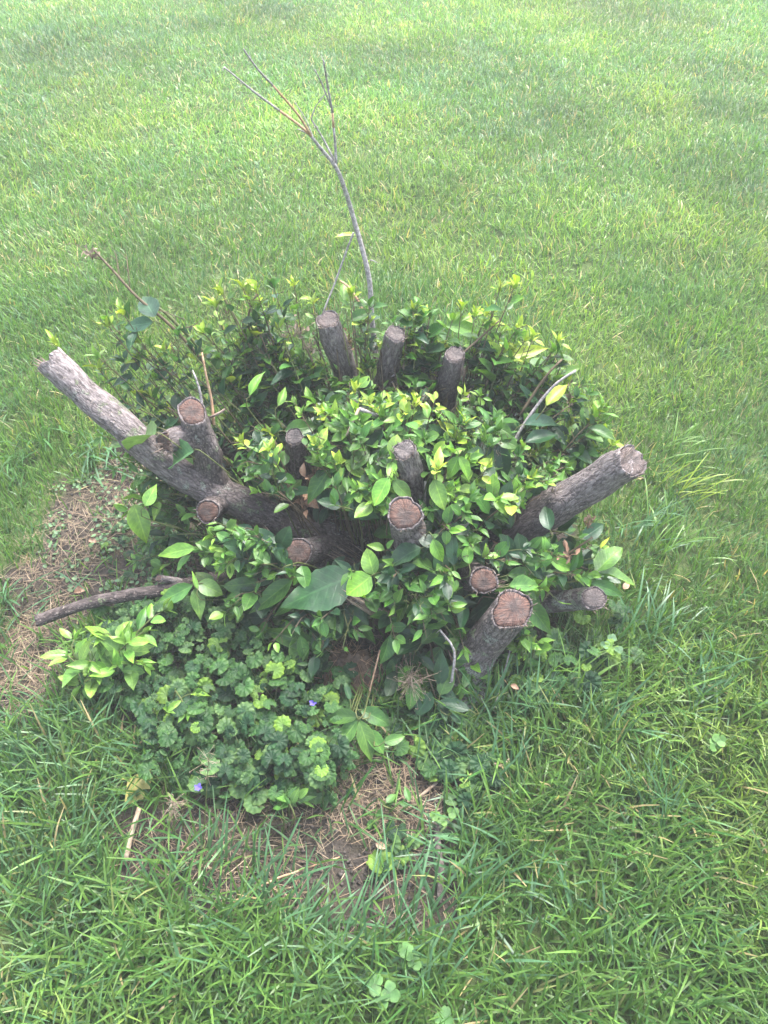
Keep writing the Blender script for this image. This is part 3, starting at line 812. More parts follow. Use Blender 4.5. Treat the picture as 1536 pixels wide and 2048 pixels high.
# ------------------------------------------------------------------ leaves
def leaf_geom(kind, var=0, rows=7):
    """unit leaf along +Y, blade faces +Z, (u, t) per vertex"""
    V, F, U = [], [], []
    p = {'oval': (.80, .72, .255, .16, .16), 'broad': (.80, .72, .30, .14, .20), 'ellip': (.80, .95, .215, .20, .26), 'lance': (.70, 1.05, .15, .16, .30), 'serrate': (.72, .85, .34, .06, .12),
         'curl': (.85, .8, .27, .30, .55), 'flat': (.8, .75, .27, .03, .03)}[kind]
    a, b, w, fold, bend = p
    rr_ = random.Random(var * 13 + len(kind)); tw, asy, ph = rr_.uniform(-.5, .5), rr_.uniform(-.12, .12), rr_.uniform(0, 6)
    fold *= rr_.uniform(.6, 1.5); bend *= rr_.uniform(.4, 1.9)
    if kind == 'serrate': rows = 12
    us = (-1, -.5, 0, .5, 1)
    for i in range(rows + 1):
        t = i / rows
        hw = w * max(0.0, math.sin(math.pi * min(t ** a, .9999))) ** b
        if kind in ('ellip', 'lance', 'serrate', 'curl') : hw *= (1 - .35 * t ** 3)
        if kind == 'serrate' and 0 < i < rows: hw *= 1 + (.035 if i % 2 else -.03)
        if i == 0: hw = .012
        if i == rows: hw = .004
        for u in us:
            wav = .016 * math.sin(t * 17 + u * 2.2 + ph) * abs(u) + .012 * math.sin(t * 7 + 1 + u * 3 + ph)
            z = abs(u) * hw * fold * 2.2 - bend * t * t * .55 + bend * .18 * t + wav * (.4 if i in (0, rows) else 1.0)
            V.append((u * hw * (1 + asy * u) + .05 * math.sin(t * 2.6) * tw, t, z + u * hw * tw * t)); U.append((u, t, 0))
    for i in range(rows):
        for k in range(4):
            q = i * 5 + k
            F.append((q, q + 1, q + 6, q + 5))
    return np.array(V), F, np.array(U)
LEAFG = {k + (str(v) if v else ''): leaf_geom(k, v) for k in ('oval', 'broad', 'ellip', 'lance', 'serrate', 'curl', 'flat') for v in range(4)}
LEAFLO = {k + (str(v) if v else ''): leaf_geom(k, v, 5) for k in ('oval', 'broad', 'ellip', 'lance', 'serrate', 'curl', 'flat') for v in range(4)}
LEAFM = {}
for k, (V, F, U) in LEAFG.items():
    LEAFM[k] = raw_mesh('leaf_' + k, V, F, {'luv': ('FLOAT_VECTOR', U)})
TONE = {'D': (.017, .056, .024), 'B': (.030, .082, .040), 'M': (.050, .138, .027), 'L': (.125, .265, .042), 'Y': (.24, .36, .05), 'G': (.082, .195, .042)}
LEAVES = []                                   # (matrix, kind, colour, score)
def orient(base, d, nrm, L, wid=1.0):
    y = d.normalized()
    x = y.cross(nrm)
    if x.length < 1e-4: x = y.orthogonal()
    x.normalize(); z = x.cross(y)
    M = Matrix((x * L * wid, y * L, z * L)).transposed().to_4x4()
    M.translation = base
    return M
def leaf(base, d, nrm, L, kind, tone, wid=1.0, bonus=0.0, store=None):
    c = np.array(TONE[tone]) if isinstance(tone, str) else np.array(tone)
    c = c * random.uniform(.8, 1.22) * np.array([random.uniform(.85, 1.15), 1, random.uniform(.85, 1.15)])
    M = orient(Vector(base), Vector(d), Vector(nrm), L, wid)
    mid = Vector(base) + Vector(d).normalized() * L * .5
    s = L / depth(mid) * (.4 + abs((CAM - mid).normalized().dot(M.to_3x3().col[2].normalized()))) + bonus
    (LEAVES if store is None else store).append((M, kind + random.choice(('', '1', '2', '3')), c, s))
# single leaves that stand out: (base px, tip px, height base, height tip, width/length, kind, tone)
KEY = [((705, 1152), (558, 1210), .20, .17, 1.0, 'serrate', (.022, .068, .032)), ((742, 1152), (692, 1188), .235, .22, 1.45, 'broad', (.17, .36, .05)), ((748, 1150), (733, 1096), .22, .245, 1.25, 'oval', (.12, .29, .055)),
       ((585, 1158), (495, 1226), .165, .13, .9, 'ellip', 'M'), ((600, 1195), (545, 1232), .12, .10, .9, 'ellip', 'M'), ((718, 1440), (748, 1527), .10, .05, 1.0, 'ellip', 'G'), ((715, 1440), (668, 1497), .10, .06, 1.15, 'ellip', 'G'),
       ((718, 1434), (643, 1440), .10, .08, .95, 'ellip', 'M'), ((722, 1420), (780, 1450), .095, .08, 1.0, 'oval', 'M'), ((768, 1484), (810, 1472), .09, .095, 1.0, 'oval', 'G'), ((735, 1460), (768, 1508), .08, .055, 1.0, 'oval', 'G'), ((700, 1400), (690, 1365), .11, .12, .7, 'oval', 'B'),
       ((778, 955), (747, 1012), .37, .33, 1.15, 'oval', (.16, .33, .06)), ((785, 960), (826, 1002), .36, .32, 1.15, 'ellip', 'G'), ((868, 958), (889, 1020), .36, .33, 1.0, 'oval', (.13, .29, .06)), ((918, 912), (893, 960), .37, .33, 1.2, 'ellip', 'L'), ((918, 912), (942, 962), .37, .34, 1.05, 'ellip', 'L'),
       ((908, 1132), (905, 1064), .26, .30, .72, 'oval', 'B'), ((938, 1128), (935, 1089), .27, .285, 1.1, 'oval', (.17, .36, .06)), ((866, 1078), (886, 1126), .32, .29, 1.0, 'curl', 'L'), ((842, 1096), (778, 1128), .29, .275, 1.1, 'broad', 'B'), ((870, 1090), (835, 1072), .29, .30, 1.3, 'broad', 'D'),
       ((1192, 1143), (1246, 1094), .17, .19, 1.05, 'oval', 'G'), ((1198, 1146), (1274, 1168), .165, .13, .8, 'ellip', 'G'), ((1200, 1098), (1220, 1073), .18, .195, .8, 'lance', (.34, .44, .05)), ((1098, 1118), (1154, 1140), .21, .185, .95, 'ellip', 'L'), ((1018, 1172), (1080, 1172), .24, .22, 1.1, 'ellip', 'G'),
       ((1015, 1150), (1075, 1145), .22, .21, 1.1, 'ellip', 'M'), ((1050, 1196), (1104, 1272), .21, .15, .95, 'ellip', 'M'), ((1180, 1165), (1252, 1192), .16, .13, .8, 'ellip', 'M'), ((1085, 1115), (1090, 1140), .22, .21, .9, 'lance', 'Y'), ((1100, 1060), (1090, 1010), .24, .25, 1.0, 'oval', 'B'),
       ((312, 868), (257, 896), .37, .30, 1.25, 'curl', (.09, .20, .075)), ((388, 902), (333, 930), .35, .29, 1.25, 'curl', (.07, .17, .06)), ((290, 1012), (312, 968), .25, .28, 1.3, 'ellip', (.18, .36, .07)), ((268, 1008), (294, 1084), .22, .17, 1.05, 'curl', 'L'), ((390, 1096), (312, 1110), .19, .17, .9, 'ellip', 'L'),
       ((386, 1170), (308, 1206), .14, .11, 1.0, 'ellip', 'G'), ((390, 1175), (402, 1240), .135, .10, 1.05, 'ellip', 'G'), ((396, 1165), (446, 1188), .14, .125, 1.3, 'oval', 'G'), ((395, 1178), (384, 1140), .14, .16, .8, 'lance', 'L'), ((520, 1165), (445, 1172), .15, .14, .9, 'oval', 'M'),
       ((1015, 714), (1100, 694), .34, .34, .65, 'ellip', (.32, .46, .07)), ((890, 652), (972, 660), .36, .32, .75, 'curl', 'G'), ((570, 862), (640, 850), .30, .29, 1.2, 'ellip', 'M'), ((705, 940), (742, 885), .31, .33, 1.15, 'ellip', 'M'), ((660, 940), (612, 1008), .30, .25, 1.0, 'ellip', 'M'), ((690, 920), (735, 960), .32, .29, 1.1, 'ellip', 'L'),
       ((306, 644), (248, 652), .47, .45, .95, 'oval', 'B'), ((310, 634), (284, 588), .475, .48, 1.2, 'ellip', 'B'), ((1000, 888), (1006, 962), .33, .27, .95, 'oval', 'D'), ((1048, 850), (1128, 842), .32, .29, .85, 'ellip', 'B'), ((1050, 885), (1120, 862), .30, .30, 1.0, 'ellip', 'D'), ((500, 792), (527, 738), .36, .39, .85, 'ellip', 'L'), ((556, 812), (572, 772), .34, .36, .9, 'ellip', 'L'),
       ((1092, 812), (1136, 762), .34, .36, .9, 'ellip', (.30, .44, .07)), ((850, 1256), (908, 1230), .16, .15, 1.0, 'ellip', 'G'), ((842, 1288), (884, 1244), .14, .15, 1.0, 'ellip', 'M'), ((815, 1190), (790, 1250), .2, .14, 1.1, 'ellip', 'G'), ((830, 1180), (800, 1190), .2, .19, 1.1, 'oval', 'M'), ((990, 1200), (935, 1235), .17, .12, 1.2, 'broad', 'D'),
       ((780, 1270), (760, 1330), .12, .07, 1.1, 'ellip', 'G'), ((795, 1262), (835, 1275), .13, .12, 1.0, 'oval', 'B'), ((600, 1270), (612, 1330), .12, .07, .9, 'ellip', 'G'), ((612, 1262), (585, 1345), .10, .06, .9, 'curl', 'G'), ((640, 1290), (520, 1260), .10, .09, .7, 'ellip', 'M'), ((880, 1390), (905, 1330), .07, .10, 1.0, 'oval', 'M'),
       ((940, 1420), (870, 1400), .07, .07, .9, 'ellip', 'D'), ((830, 1360), (820, 1420), .09, .06, 1.0, 'oval', 'M'), ((900, 1430), (935, 1450), .06, .05, .9, 'ellip', 'B'), ((880, 1370), (885, 1300), .08, .14, 1.0, 'ellip', 'D'), ((712, 1200), (738, 1250), .17, .14, .9, 'ellip', 'D'),
       ((712, 470), (668, 472), .50, .51, .55, 'oval', (.34, .46, .08)), ((690, 600), (688, 565), .41, .43, .9, 'oval', 'L'), ((1130, 745), (1160, 735), .35, .36, 1.1, 'oval', 'G'), ((255, 780), (240, 760), .36, .37, 1, 'oval', 'M'), ((700, 640), (745, 620), .42, .43, .9, 'oval', 'M'), ((845, 660), (838, 700), .39, .36, .8, 'ellip', 'L'),
       ((200, 1015), (150, 1000), .0, .0, .01, 'lance', 'D')][:-1]
CLEAR = {'long_left': (.24, 1), 'upright_left': (.2, 1), 'knob': (.4, 1), 'side_nub': (.3, 1), 'front_mid': (.25, 1), 'dark_stub': (.66, 1), 'back_left': (.64, 1), 'back_mid': (.66, 1), 'back_right': (.66, 1),
         'middle_rotten': (.55, 1), 'middle_big': (.8, 1), 'long_right': (.48, 1), 'front_orange': (.7, 1), 'front_right': (.5, 1), 'right_grey': (.6, 1), 'low_left': (.56, 1), 'chip_stub': (.5, 1)}
clear_pts = []
for key, (f0, f1) in CLEAR.items():
    _, Cc, rr = branches[key]
    for i in range(0, len(Cc), 2):
        if f0 <= i / (len(Cc) - 1) <= f1:
            a, b, dd = proj(Cc[i].x, Cc[i].y, Cc[i].z)
            clear_pts.append((a, b, dd, rr[i] / dd * FPX))
for qx in range(665, 745, 14):
    for qy in range(1300, 1400, 14): clear_pts.append((qx, qy, 9.0, 20))
for (qx, qy, qr) in ((632, 955, 24), (606, 1004, 18), (600, 664, 24), (622, 692, 16), (1178, 1048, 16), (1130, 1108, 12)): clear_pts.append((qx, qy, 9.0, qr))
for qx in range(650, 765, 16):
    for qy in range(1052, 1112, 16): clear_pts.append((qx, qy, 1.60, 13))
for (b_, t_, zb_, zt_, wid_, kind_, tone_) in KEY:
    p_, q_ = PZ(b_[0], b_[1], zb_), PZ(t_[0], t_[1], zt_)
    for f_ in (.25, .5, .75):
        m_ = p_.lerp(q_, f_); a, b, dd = proj(m_.x, m_.y, m_.z)
        clear_pts.append((a, b, dd - .012, math.hypot(t_[0] - b_[0], t_[1] - b_[1]) * .21 * wid_))
clear_pts = np.array(clear_pts)
def over_clear(p, m=.95):
    a, b, dd = proj(p.x, p.y, p.z)
    return bool(np.any((np.hypot(clear_pts[:, 0] - a, clear_pts[:, 1] - b) < clear_pts[:, 3] * m) & (clear_pts[:, 2] > dd - .01)))
def hides_wood(row):
    M, kind, c, s = row
    if s > .5: return False
    hit = False
    for t in (.1, .5, .95):
        p = M @ Vector((0, t, 0))
        a, b, dd = proj(p.x, p.y, p.z)
        if np.any((np.hypot(clear_pts[:, 0] - a, clear_pts[:, 1] - b) < clear_pts[:, 3] * .95) & (clear_pts[:, 2] > dd - .01)): hit = True
    return hit
# ellipsoid that the foliage fills, for choosing how high a shoot seen at a pixel stands
EC, ER = Vector((.02, 1.13, .02)), Vector((.48, .40, .36))
def on_dome(px_, py_, k=1.0):
    d = (FW + Vector(((px_ - 768) / FPX, 0, 0)) + UP * ((1024 - py_) / FPX))
    o = CAM - EC
    er = ER * k
    a = sum((d[i] / er[i]) ** 2 for i in range(3)); b = 2 * sum(o[i] * d[i] / er[i] ** 2 for i in range(3)); c = sum((o[i] / er[i]) ** 2 for i in range(3)) - 1
    D = b * b - 4 * a * c
    t = (-b - math.sqrt(D)) / (2 * a) if D > 0 else -b / (2 * a)
    p = CAM + d * t
    if p.z < .03: p = PZ(px_, py_, .03)
    return p
N_STEM = [0]
REST_STEMS = {}
def shoot(tip, base=None, n=5, size=.045, tones='DDMLY', tipc=4, stem_r=.0016, kinds=('oval', 'ellip', 'ellip', 'broad'), bare=.45, mat=None, tipsize=.026, bend=.06, parent=None, origin=None, store=None, gap=.022, droop=0.0, twiglets=2, avoid=True):
    parent = shrub if parent is None else parent
    origin = SHRUB_O if origin is None else origin
    tip = Vector(tip)
    if base is None:
        k = random.uniform(.45, .78)
        base = Vector((SHRUB_C[0] + (tip.x - SHRUB_C[0]) * k, SHRUB_C[1] + (tip.y - SHRUB_C[1]) * k, random.uniform(.0, .05)))
    mid = base.lerp(tip, .55) + Vector((0, 0, bend)) + rv(.012)
    if parent is shrub and avoid:
        hits = 0
        for f in (.4, .5, .6, .7, .8, .9, 1.0):
            q = base * (1 - f) ** 2 + (mid * 2 - (base + tip) * .5) * (2 * f * (1 - f)) + tip * f * f
            hits += over_clear(q)
        if hits > 1: return None
    g = Geo()
    C = tube(g, [base, mid, tip], [stem_r * 1.3, stem_r, stem_r * .55], 5, .03)
    L = sum((C[i + 1] - C[i]).length for i in range(len(C) - 1))
    def at(s):                                                     # s metres back from the tip
        acc = 0
        for i in range(len(C) - 1, 0, -1):
            l = (C[i] - C[i - 1]).length
            if acc + l >= s: return C[i].lerp(C[i - 1], (s - acc) / l), (C[i] - C[i - 1]).normalized()
            acc += l
        return C[0], (C[1] - C[0]).normalized()
    rot = random.uniform(0, 3.14)
    s = .006
    for j in range(n):
        p, d = at(s)
        f = j / max(1, n - 1)
        tone = tones[min(len(tones) - 1, int((1 - f) * (len(tones) - .01)))]
        u = d.orthogonal().normalized(); u.rotate(Matrix.Rotation(rot + j * 1.57, 3, d))
        for sg in (-1, 1):
            if random.random() < .16: continue
            dd = (u * sg + d * random.uniform(.15, .8) + Vector((0, 0, -.15 - droop)) + rv(.22)).normalized()
            nr = (Vector((0, 0, 1)) + d * .35 + (CAM - p).normalized() * .25 + rv(.30))
            l = size * random.uniform(.7, 1.2) * (.62 + .5 * f)
            pet = p + dd * .006
            leaf(pet, dd, nr, l, random.choice(kinds), tone, random.uniform(.85, 1.15), store=store)
        s += gap * random.uniform(.8, 1.4)
        if s > L * (1 - bare * .5): break
    p, d = at(0)
    tt = tones[-1]
    for j in range(tipc):
        a = rot + j * 2.4
        u = d.orthogonal().normalized(); u.rotate(Matrix.Rotation(a, 3, d))
        dd = (d + u * random.uniform(.35, .9) + rv(.12)).normalized()
        leaf(p - d * .003 * j, dd, (d * .6 - u * .8 + Vector((0, 0, .6)) + rv(.2)), tipsize * random.uniform(.6, 1.2), random.choice(('lance', 'lance', 'ellip', 'curl')), tt, store=store)
    for j in range(twiglets):                                       # short spent side twigs
        p, d = at(random.uniform(.0, min(.10, L * .6)))
        e = p + (d * .8 + rv(.6)).normalized() * random.uniform(.010, .030)
        tube(g, [p, p.lerp(e, .5) + rv(.001), e], [.0008, .0007, .0005], 4, .01)
    mat = M_STEM if mat is None else mat
    if parent is shrub:
        N_STEM[0] += 1
        if N_STEM[0] > 230:
            REST_STEMS.setdefault(mat.name, (Geo(), mat))[0].add(np.concatenate(g.V), g.F)
            return None
    return obj('stem', g.mesh('stem', origin), mat, parent)

# shoots whose tips show in the photograph: (px, py, tones, leaf size, pairs)
TIPS = [(440, 580, 'DBMY', .030, 3), (512, 578, 'BMY', .03, 3), (500, 650, 'DDB', .038, 4), (545, 660, 'DBM', .035, 3), (195, 735, 'BMY', .03, 2), (108, 682, 'BY', .026, 1), (405, 665, 'MMLY', .034, 3), (300, 690, 'BML', .034, 3),
        (330, 700, 'MLY', .034, 2), (265, 760, 'BB', .03, 3), (250, 800, 'BBM', .036, 3), (345, 770, 'BM', .034, 3), (700, 590, 'MLY', .032, 2), (722, 640, 'MLY', .034, 2), (800, 575, 'MLY', .032, 3), (850, 628, 'MLYY', .036, 3),
        (905, 640, 'MLL', .05, 3), (985, 648, 'MLYY', .036, 3), (945, 668, 'MLY', .034, 3), (975, 625, 'LY', .03, 2), (820, 640, 'MLY', .036, 3), (880, 690, 'DML', .04, 4), (960, 730, 'DML', .042, 4), (1010, 760, 'DDM', .04, 5),
        (1040, 720, 'DMY', .036, 3), (1130, 770, 'DMLY', .040, 3), (1195, 825, 'BMYY', .034, 2), (1150, 830, 'DDB', .046, 4), (1085, 800, 'DDB', .044, 4), (1060, 850, 'DBB', .050, 4), (1100, 880, 'DBM', .048, 4), (1160, 965, 'DMY', .034, 3),
        (1110, 975, 'DMY', .034, 3), (1180, 900, 'BMY', .032, 3), (1140, 920, 'BBM', .042, 3), (870, 800, 'MLYY', .038, 4), (930, 845, 'DMLY', .038, 4), (780, 815, 'MLY', .034, 3), (830, 805, 'LYY', .034, 3), (900, 765, 'MLY', .036, 3),
        (960, 790, 'DML', .038, 4), (1000, 830, 'DDM', .040, 4), (1020, 900, 'DDD', .05, 4), (980, 950, 'DDM', .046, 4), (940, 930, 'MLL', .048, 3), (905, 905, 'MLL', .046, 3), (870, 910, 'MLL', .042, 3), (700, 940, 'MLLY', .044, 4),
        (680, 925, 'MLY', .042, 3), (640, 905, 'MML', .05, 3), (720, 880, 'DMM', .055, 3), (750, 920, 'DDM', .050, 4), (600, 785, 'BMLY', .032, 3), (585, 760, 'BML', .03, 3), (560, 800, 'MML', .04, 3), (520, 760, 'MML', .04, 2),
        (480, 790, 'BBM', .036, 4), (460, 830, 'BMM', .04, 3), (500, 850, 'BMM', .040, 4), (540, 860, 'DMM', .046, 3), (610, 850, 'MMG', .055, 2), (660, 830, 'MML', .044, 3), (700, 780, 'DBB', .040, 4), (650, 770, 'BBM', .036, 4),
        (740, 770, 'DBB', .040, 4), (690, 710, 'MMB', .034, 3), (820, 700, 'MML', .038, 3), (840, 740, 'DMM', .040, 4), (800, 760, 'DDM', .040, 4), (365, 1078, 'GLY', .044, 3), (322, 1135, 'GLL', .05, 3), (258, 1022, 'LLL', .045, 3),
        (295, 985, 'MLL', .042, 3), (250, 930, 'MML', .044, 3), (285, 870, 'MGG', .050, 2), (340, 1020, 'DMG', .044, 3), (300, 1060, 'MGL', .046, 3), (410, 1110, 'DMG', .046, 3), (450, 1130, 'DDM', .046, 4), (480, 1080, 'DDM', .04, 3),
        (520, 1130, 'DDM', .046, 3), (460, 1200, 'DMM', .052, 3), (540, 1180, 'DMM', .055, 3), (590, 1200, 'DMM', .055, 3), (640, 1240, 'DDM', .05, 3), (690, 1228, 'DMY', .036, 2), (545, 1285, 'MGL', .04, 3), (600, 1300, 'DMG', .044, 3),
        (730, 1260, 'DMG', .05, 4), (790, 1280, 'DMG', .05, 4), (850, 1260, 'DMG', .055, 4), (890, 1240, 'DMG', .055, 3), (830, 1200, 'DDM', .05, 4), (780, 1180, 'DDM', .05, 4), (880, 1170, 'DDM', .046, 4), (900, 1200, 'DDD', .05, 3),
        (860, 1090, 'DML', .046, 3), (900, 1060, 'DML', .042, 3), (930, 1030, 'DDM', .044, 3), (960, 1060, 'DDM', .044, 3), (1000, 1020, 'DDM', .04, 3), (1060, 1110, 'DBM', .036, 4), (1110, 1110, 'DMG', .044, 3), (1150, 1150, 'MGL', .046, 3),
        (1200, 1110, 'MGL', .05, 3), (1180, 1150, 'MGL', .05, 2), (1060, 1160, 'DMG', .052, 3), (1010, 1130, 'DDM', .046, 3), (1070, 1230, 'MMG', .055, 2), (1050, 1290, 'GLL', .045, 3), (760, 1310, 'DDM', .05, 3), (820, 1330, 'DDD', .055, 3),
        (870, 1350, 'DDM', .055, 3), (790, 1390, 'DDM', .055, 3), (880, 1420, 'DDD', .06, 3), (720, 1400, 'DDM', .055, 3), (940, 1000, 'DDM', .042, 3), (820, 1150, 'DDD', .05, 3), (1040, 950, 'DDB', .044, 4), (1080, 940, 'DBM', .04, 4),
        (640, 990, 'DMM', .055, 3), (670, 1010, 'DDM', .05, 3), (720, 1000, 'DDM', .046, 4), (760, 960, 'DML', .046, 3), (560, 920, 'DDM', .046, 4), (510, 910, 'DMM', .042, 4), (480, 880, 'DMG', .04, 4), (630, 870, 'MMG', .05, 2),
        (560, 1080, 'DDD', .05, 3), (500, 990, 'DDD', .05, 3), (620, 1040, 'DDD', .05, 2), (700, 1050, 'DDD', .05, 3), (750, 1050, 'DDD', .05, 3), (890, 1000, 'DDM', .048, 3), (300, 920, 'DMM', .044, 3), (200, 870, 'MLL', .04, 1)]
for i, (tx, ty, tn, sz, npair) in enumerate(TIPS):
    t = on_dome(tx, ty, random.uniform(.92, 1.04))
    light = tn[-1] in 'YL'
    shoot(t, n=npair + (1 if npair > 2 else 0), size=sz, tones=tn, tipc=random.choice((4, 5, 6)) if tn[-1] == 'Y' else 3, tipsize=.028 if light else .022,
          mat=M_STEM if random.random() < .6 else M_GSTEM, twiglets=random.choice((0, 2, 4, 6)))
for i in range(430):
    tx, ty = random.uniform(440, 1220), random.uniform(585, 1020)
    if not in_poly(np.array([tx]), np.array([ty]), [(430, 700), (560, 640), (700, 600), (900, 590), (1040, 640), (1130, 720), (1215, 830), (1200, 960), (1100, 1010), (900, 1060), (700, 1000), (480, 900)])[0]: continue
    t = on_dome(tx, ty, random.uniform(.86, 1.03))
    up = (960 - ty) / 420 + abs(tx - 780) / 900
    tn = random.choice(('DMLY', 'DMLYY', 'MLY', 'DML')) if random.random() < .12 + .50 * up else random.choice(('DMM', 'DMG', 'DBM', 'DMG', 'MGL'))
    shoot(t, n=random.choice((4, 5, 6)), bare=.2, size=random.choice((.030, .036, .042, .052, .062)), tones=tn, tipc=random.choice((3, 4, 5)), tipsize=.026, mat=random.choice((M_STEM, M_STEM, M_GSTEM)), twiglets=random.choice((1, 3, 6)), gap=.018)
for i in range(420):
    if i % 3 == 0: tx, ty = random.uniform(200, 560), random.uniform(640, 1210)
    else: tx, ty = random.uniform(440, 1240), random.uniform(1030, 1390)
    if not in_poly(np.array([tx]), np.array([ty]), [(190, 740), (300, 680), (420, 640), (560, 640), (560, 900), (520, 1040), (700, 1090), (1000, 1080), (1180, 1040), (1250, 1130), (1180, 1190), (1040, 1230), (940, 1300), (960, 1380), (760, 1420), (600, 1330), (400, 1220), (270, 1130), (220, 950)])[0]: continue
    t = on_dome(tx, ty, random.uniform(.90, 1.04))
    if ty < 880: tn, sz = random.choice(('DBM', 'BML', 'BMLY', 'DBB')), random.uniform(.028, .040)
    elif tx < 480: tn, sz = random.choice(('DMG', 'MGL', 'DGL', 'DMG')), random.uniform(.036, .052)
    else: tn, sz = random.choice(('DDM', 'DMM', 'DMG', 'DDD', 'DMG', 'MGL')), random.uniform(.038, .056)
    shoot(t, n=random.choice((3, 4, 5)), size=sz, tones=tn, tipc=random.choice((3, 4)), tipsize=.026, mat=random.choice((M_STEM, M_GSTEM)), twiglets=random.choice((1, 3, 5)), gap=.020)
for i in range(30):
    if i % 4 == 0: tx, ty = random.uniform(1130, 1235), random.uniform(760, 1000)
    elif i % 4 == 1: tx, ty = random.uniform(180, 440), random.uniform(600, 720)
    else: tx, ty = random.uniform(400, 1080), random.uniform(556, 640)
    t = on_dome(tx, ty, 1.0)
    shoot(t, n=random.choice((3, 4, 5)), size=random.uniform(.026, .042), tones=random.choice(('DMLY', 'BMLY', 'MLYY', 'DBM', 'BML')), tipc=random.choice((4, 5, 6)), tipsize=.028, mat=M_STEM, twiglets=5, gap=.024, bend=.02)
for i in range(95):                                                  # leaves filling in behind the middle stubs
    tx, ty = random.uniform(450, 1150), random.uniform(680, 830)
    if abs(tx - 768) > 360 and ty < 730: continue
    t = on_dome(tx, ty, random.uniform(.93, 1.02))
    shoot(t, n=random.choice((3, 4, 5)), size=random.choice((.030, .038, .046)), tones=random.choice(('DML', 'DMLY', 'DMG', 'DBM', 'MLY')), tipc=random.choice((3, 4, 5)), tipsize=.027, mat=M_STEM, twiglets=3, gap=.02, avoid=False)
# spent bud and twig clusters
for (bx, by) in [(1140, 785), (960, 845), (940, 870), (1010, 735), (930, 770), (480, 650), (500, 700), (455, 620), (700, 690), (1050, 905), (1100, 960), (820, 690), (850, 790), (560, 740), (700, 800), (905, 835), (1060, 800), (540, 720), (620, 700), (760, 690), (990, 1110), (830, 1195), (345, 690), (1000, 880)]:
    t = on_dome(bx, by, .99)
    g = Geo()
    for j in range(16):
        p = t + Vector((0, 0, -.012)) + rv(.010); e = p + (Vector((0, 0, 1)) + rv(.7)).normalized() * random.uniform(.008, .022)
        tube(g, [p, p.lerp(e, .5) + rv(.001), e], [.0008, .0008, .0006], 4, .01)
        shard(g, e, e + rv(.004) + Vector((0, 0, .003)), .0013)
    o = obj('bud_cluster', g.mesh('bud_cluster', SHRUB_O), random.choice((M_STEM, M_GSTEM)), shrub); o['kind'] = 'stuff'
# the rest of the dome, all round
for i in range(85):
    a = random.uniform(0, 6.283); h = random.random()
    el = math.asin(h * .95)
    k = random.uniform(.72, .98)
    p = EC + Vector((math.cos(a) * math.cos(el) * ER.x, math.sin(a) * math.cos(el) * ER.y, math.sin(el) * ER.z)) * k
    if p.z < .05: p.z = .05
    shoot(p, n=4, size=random.uniform(.034, .05), tones=random.choice(('DDM', 'DDB', 'DDD', 'DMM', 'DBM')), tipc=3, mat=M_STEM, twiglets=3, gap=.026)
# inner shade leaves close to the wood
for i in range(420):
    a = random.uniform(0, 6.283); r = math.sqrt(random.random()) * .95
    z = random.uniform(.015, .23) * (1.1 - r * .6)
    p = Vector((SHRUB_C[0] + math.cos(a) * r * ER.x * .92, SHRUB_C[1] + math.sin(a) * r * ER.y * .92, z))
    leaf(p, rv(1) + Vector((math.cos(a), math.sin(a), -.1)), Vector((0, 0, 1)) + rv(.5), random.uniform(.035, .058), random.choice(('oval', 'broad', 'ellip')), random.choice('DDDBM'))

for (b, t, zb, zt, wid, kind, tone) in KEY:
    p, q = PZ(b[0], b[1], zb), PZ(t[0], t[1], zt)
    d = q - p
    nr = Vector((0, 0, 1)) * .7 + (CAM - p).normalized() * .6 + rv(.26)
    leaf(p, d, nr, d.length, kind, tone, wid, bonus=.5)
    g = Geo()                                                       # leaf stalk running back into the bush
    back = p - d.normalized() * .018 + Vector((0, 0, -.006))
    root_ = back + (Vector((SHRUB_C[0], SHRUB_C[1], -.02)) - back).normalized() * .07 + Vector((0, 0, -.02))
    tube(g, [root_, back, p, p + d * .04], [.0015, .0012, .0009, .0007], 5, .02)
    obj('stem', g.mesh('stem', SHRUB_O), M_GSTEM, shrub)
LEAVES[:] = [r for r in LEAVES if not (hides_wood(r) and random.random() < .93)]
LEAVES.sort(key=lambda r: -r[3])
T0 = Matrix.Translation(-SHRUB_O)
for M, kind, c, s in LEAVES[:300]:
    o = bpy.data.objects.new('leaf', LEAFM[kind])
    if not LEAFM[kind].materials: LEAFM[kind].materials.append(M_LEAF)
    COL.objects.link(o); o.parent = shrub; o.matrix_basis = T0 @ M
    o.color = (*c, 1)
def join_leaves(rows, name, mat, parent, origin, geo_of=LEAFG, smooth=True):
    g = Geo()
    for M, kind, c, s in rows:
        V, F, U = geo_of[kind]
        A = np.array(M)
        g.add(V @ A[:3, :3].T + A[:3, 3], F, luv=U, col=np.array([*c, 1.0]))
    o = obj(name, g.mesh(name, origin, smooth), mat, parent)
    o['kind'] = 'stuff'
    return o
join_leaves(LEAVES[300:], 'small_leaves', M_LEAFJ, shrub, SHRUB_O, LEAFLO)

def flush_stems():
    for nm, (gg, mt) in REST_STEMS.items():
        o = obj('thin_stems', gg.mesh('thin_stems', SHRUB_O), mt, shrub); o['kind'] = 'stuff'
# ------------------------------------------------------------------ bare twigs of the shrub
def twig(name, ctrl, mat, parent=shrub, origin=SHRUB_O, seg=6, knots=0):
    g = Geo()
    P = [PZ(x, y, z) for x, y, z, r in ctrl]
    rad = [r * M_PER_PX(p) for p, (_, _, _, r) in zip(P, ctrl)]
    C = tube(g, P, rad, seg, .015)
    for i in range(knots):
        p = random.choice(C[1:]); e = p + rv(.006)
        tube(g, [p, p.lerp(e, .5), e], [.0010, .0008, .0005], 4, .01)
    return obj(name, g.mesh(name, origin), mat, parent)
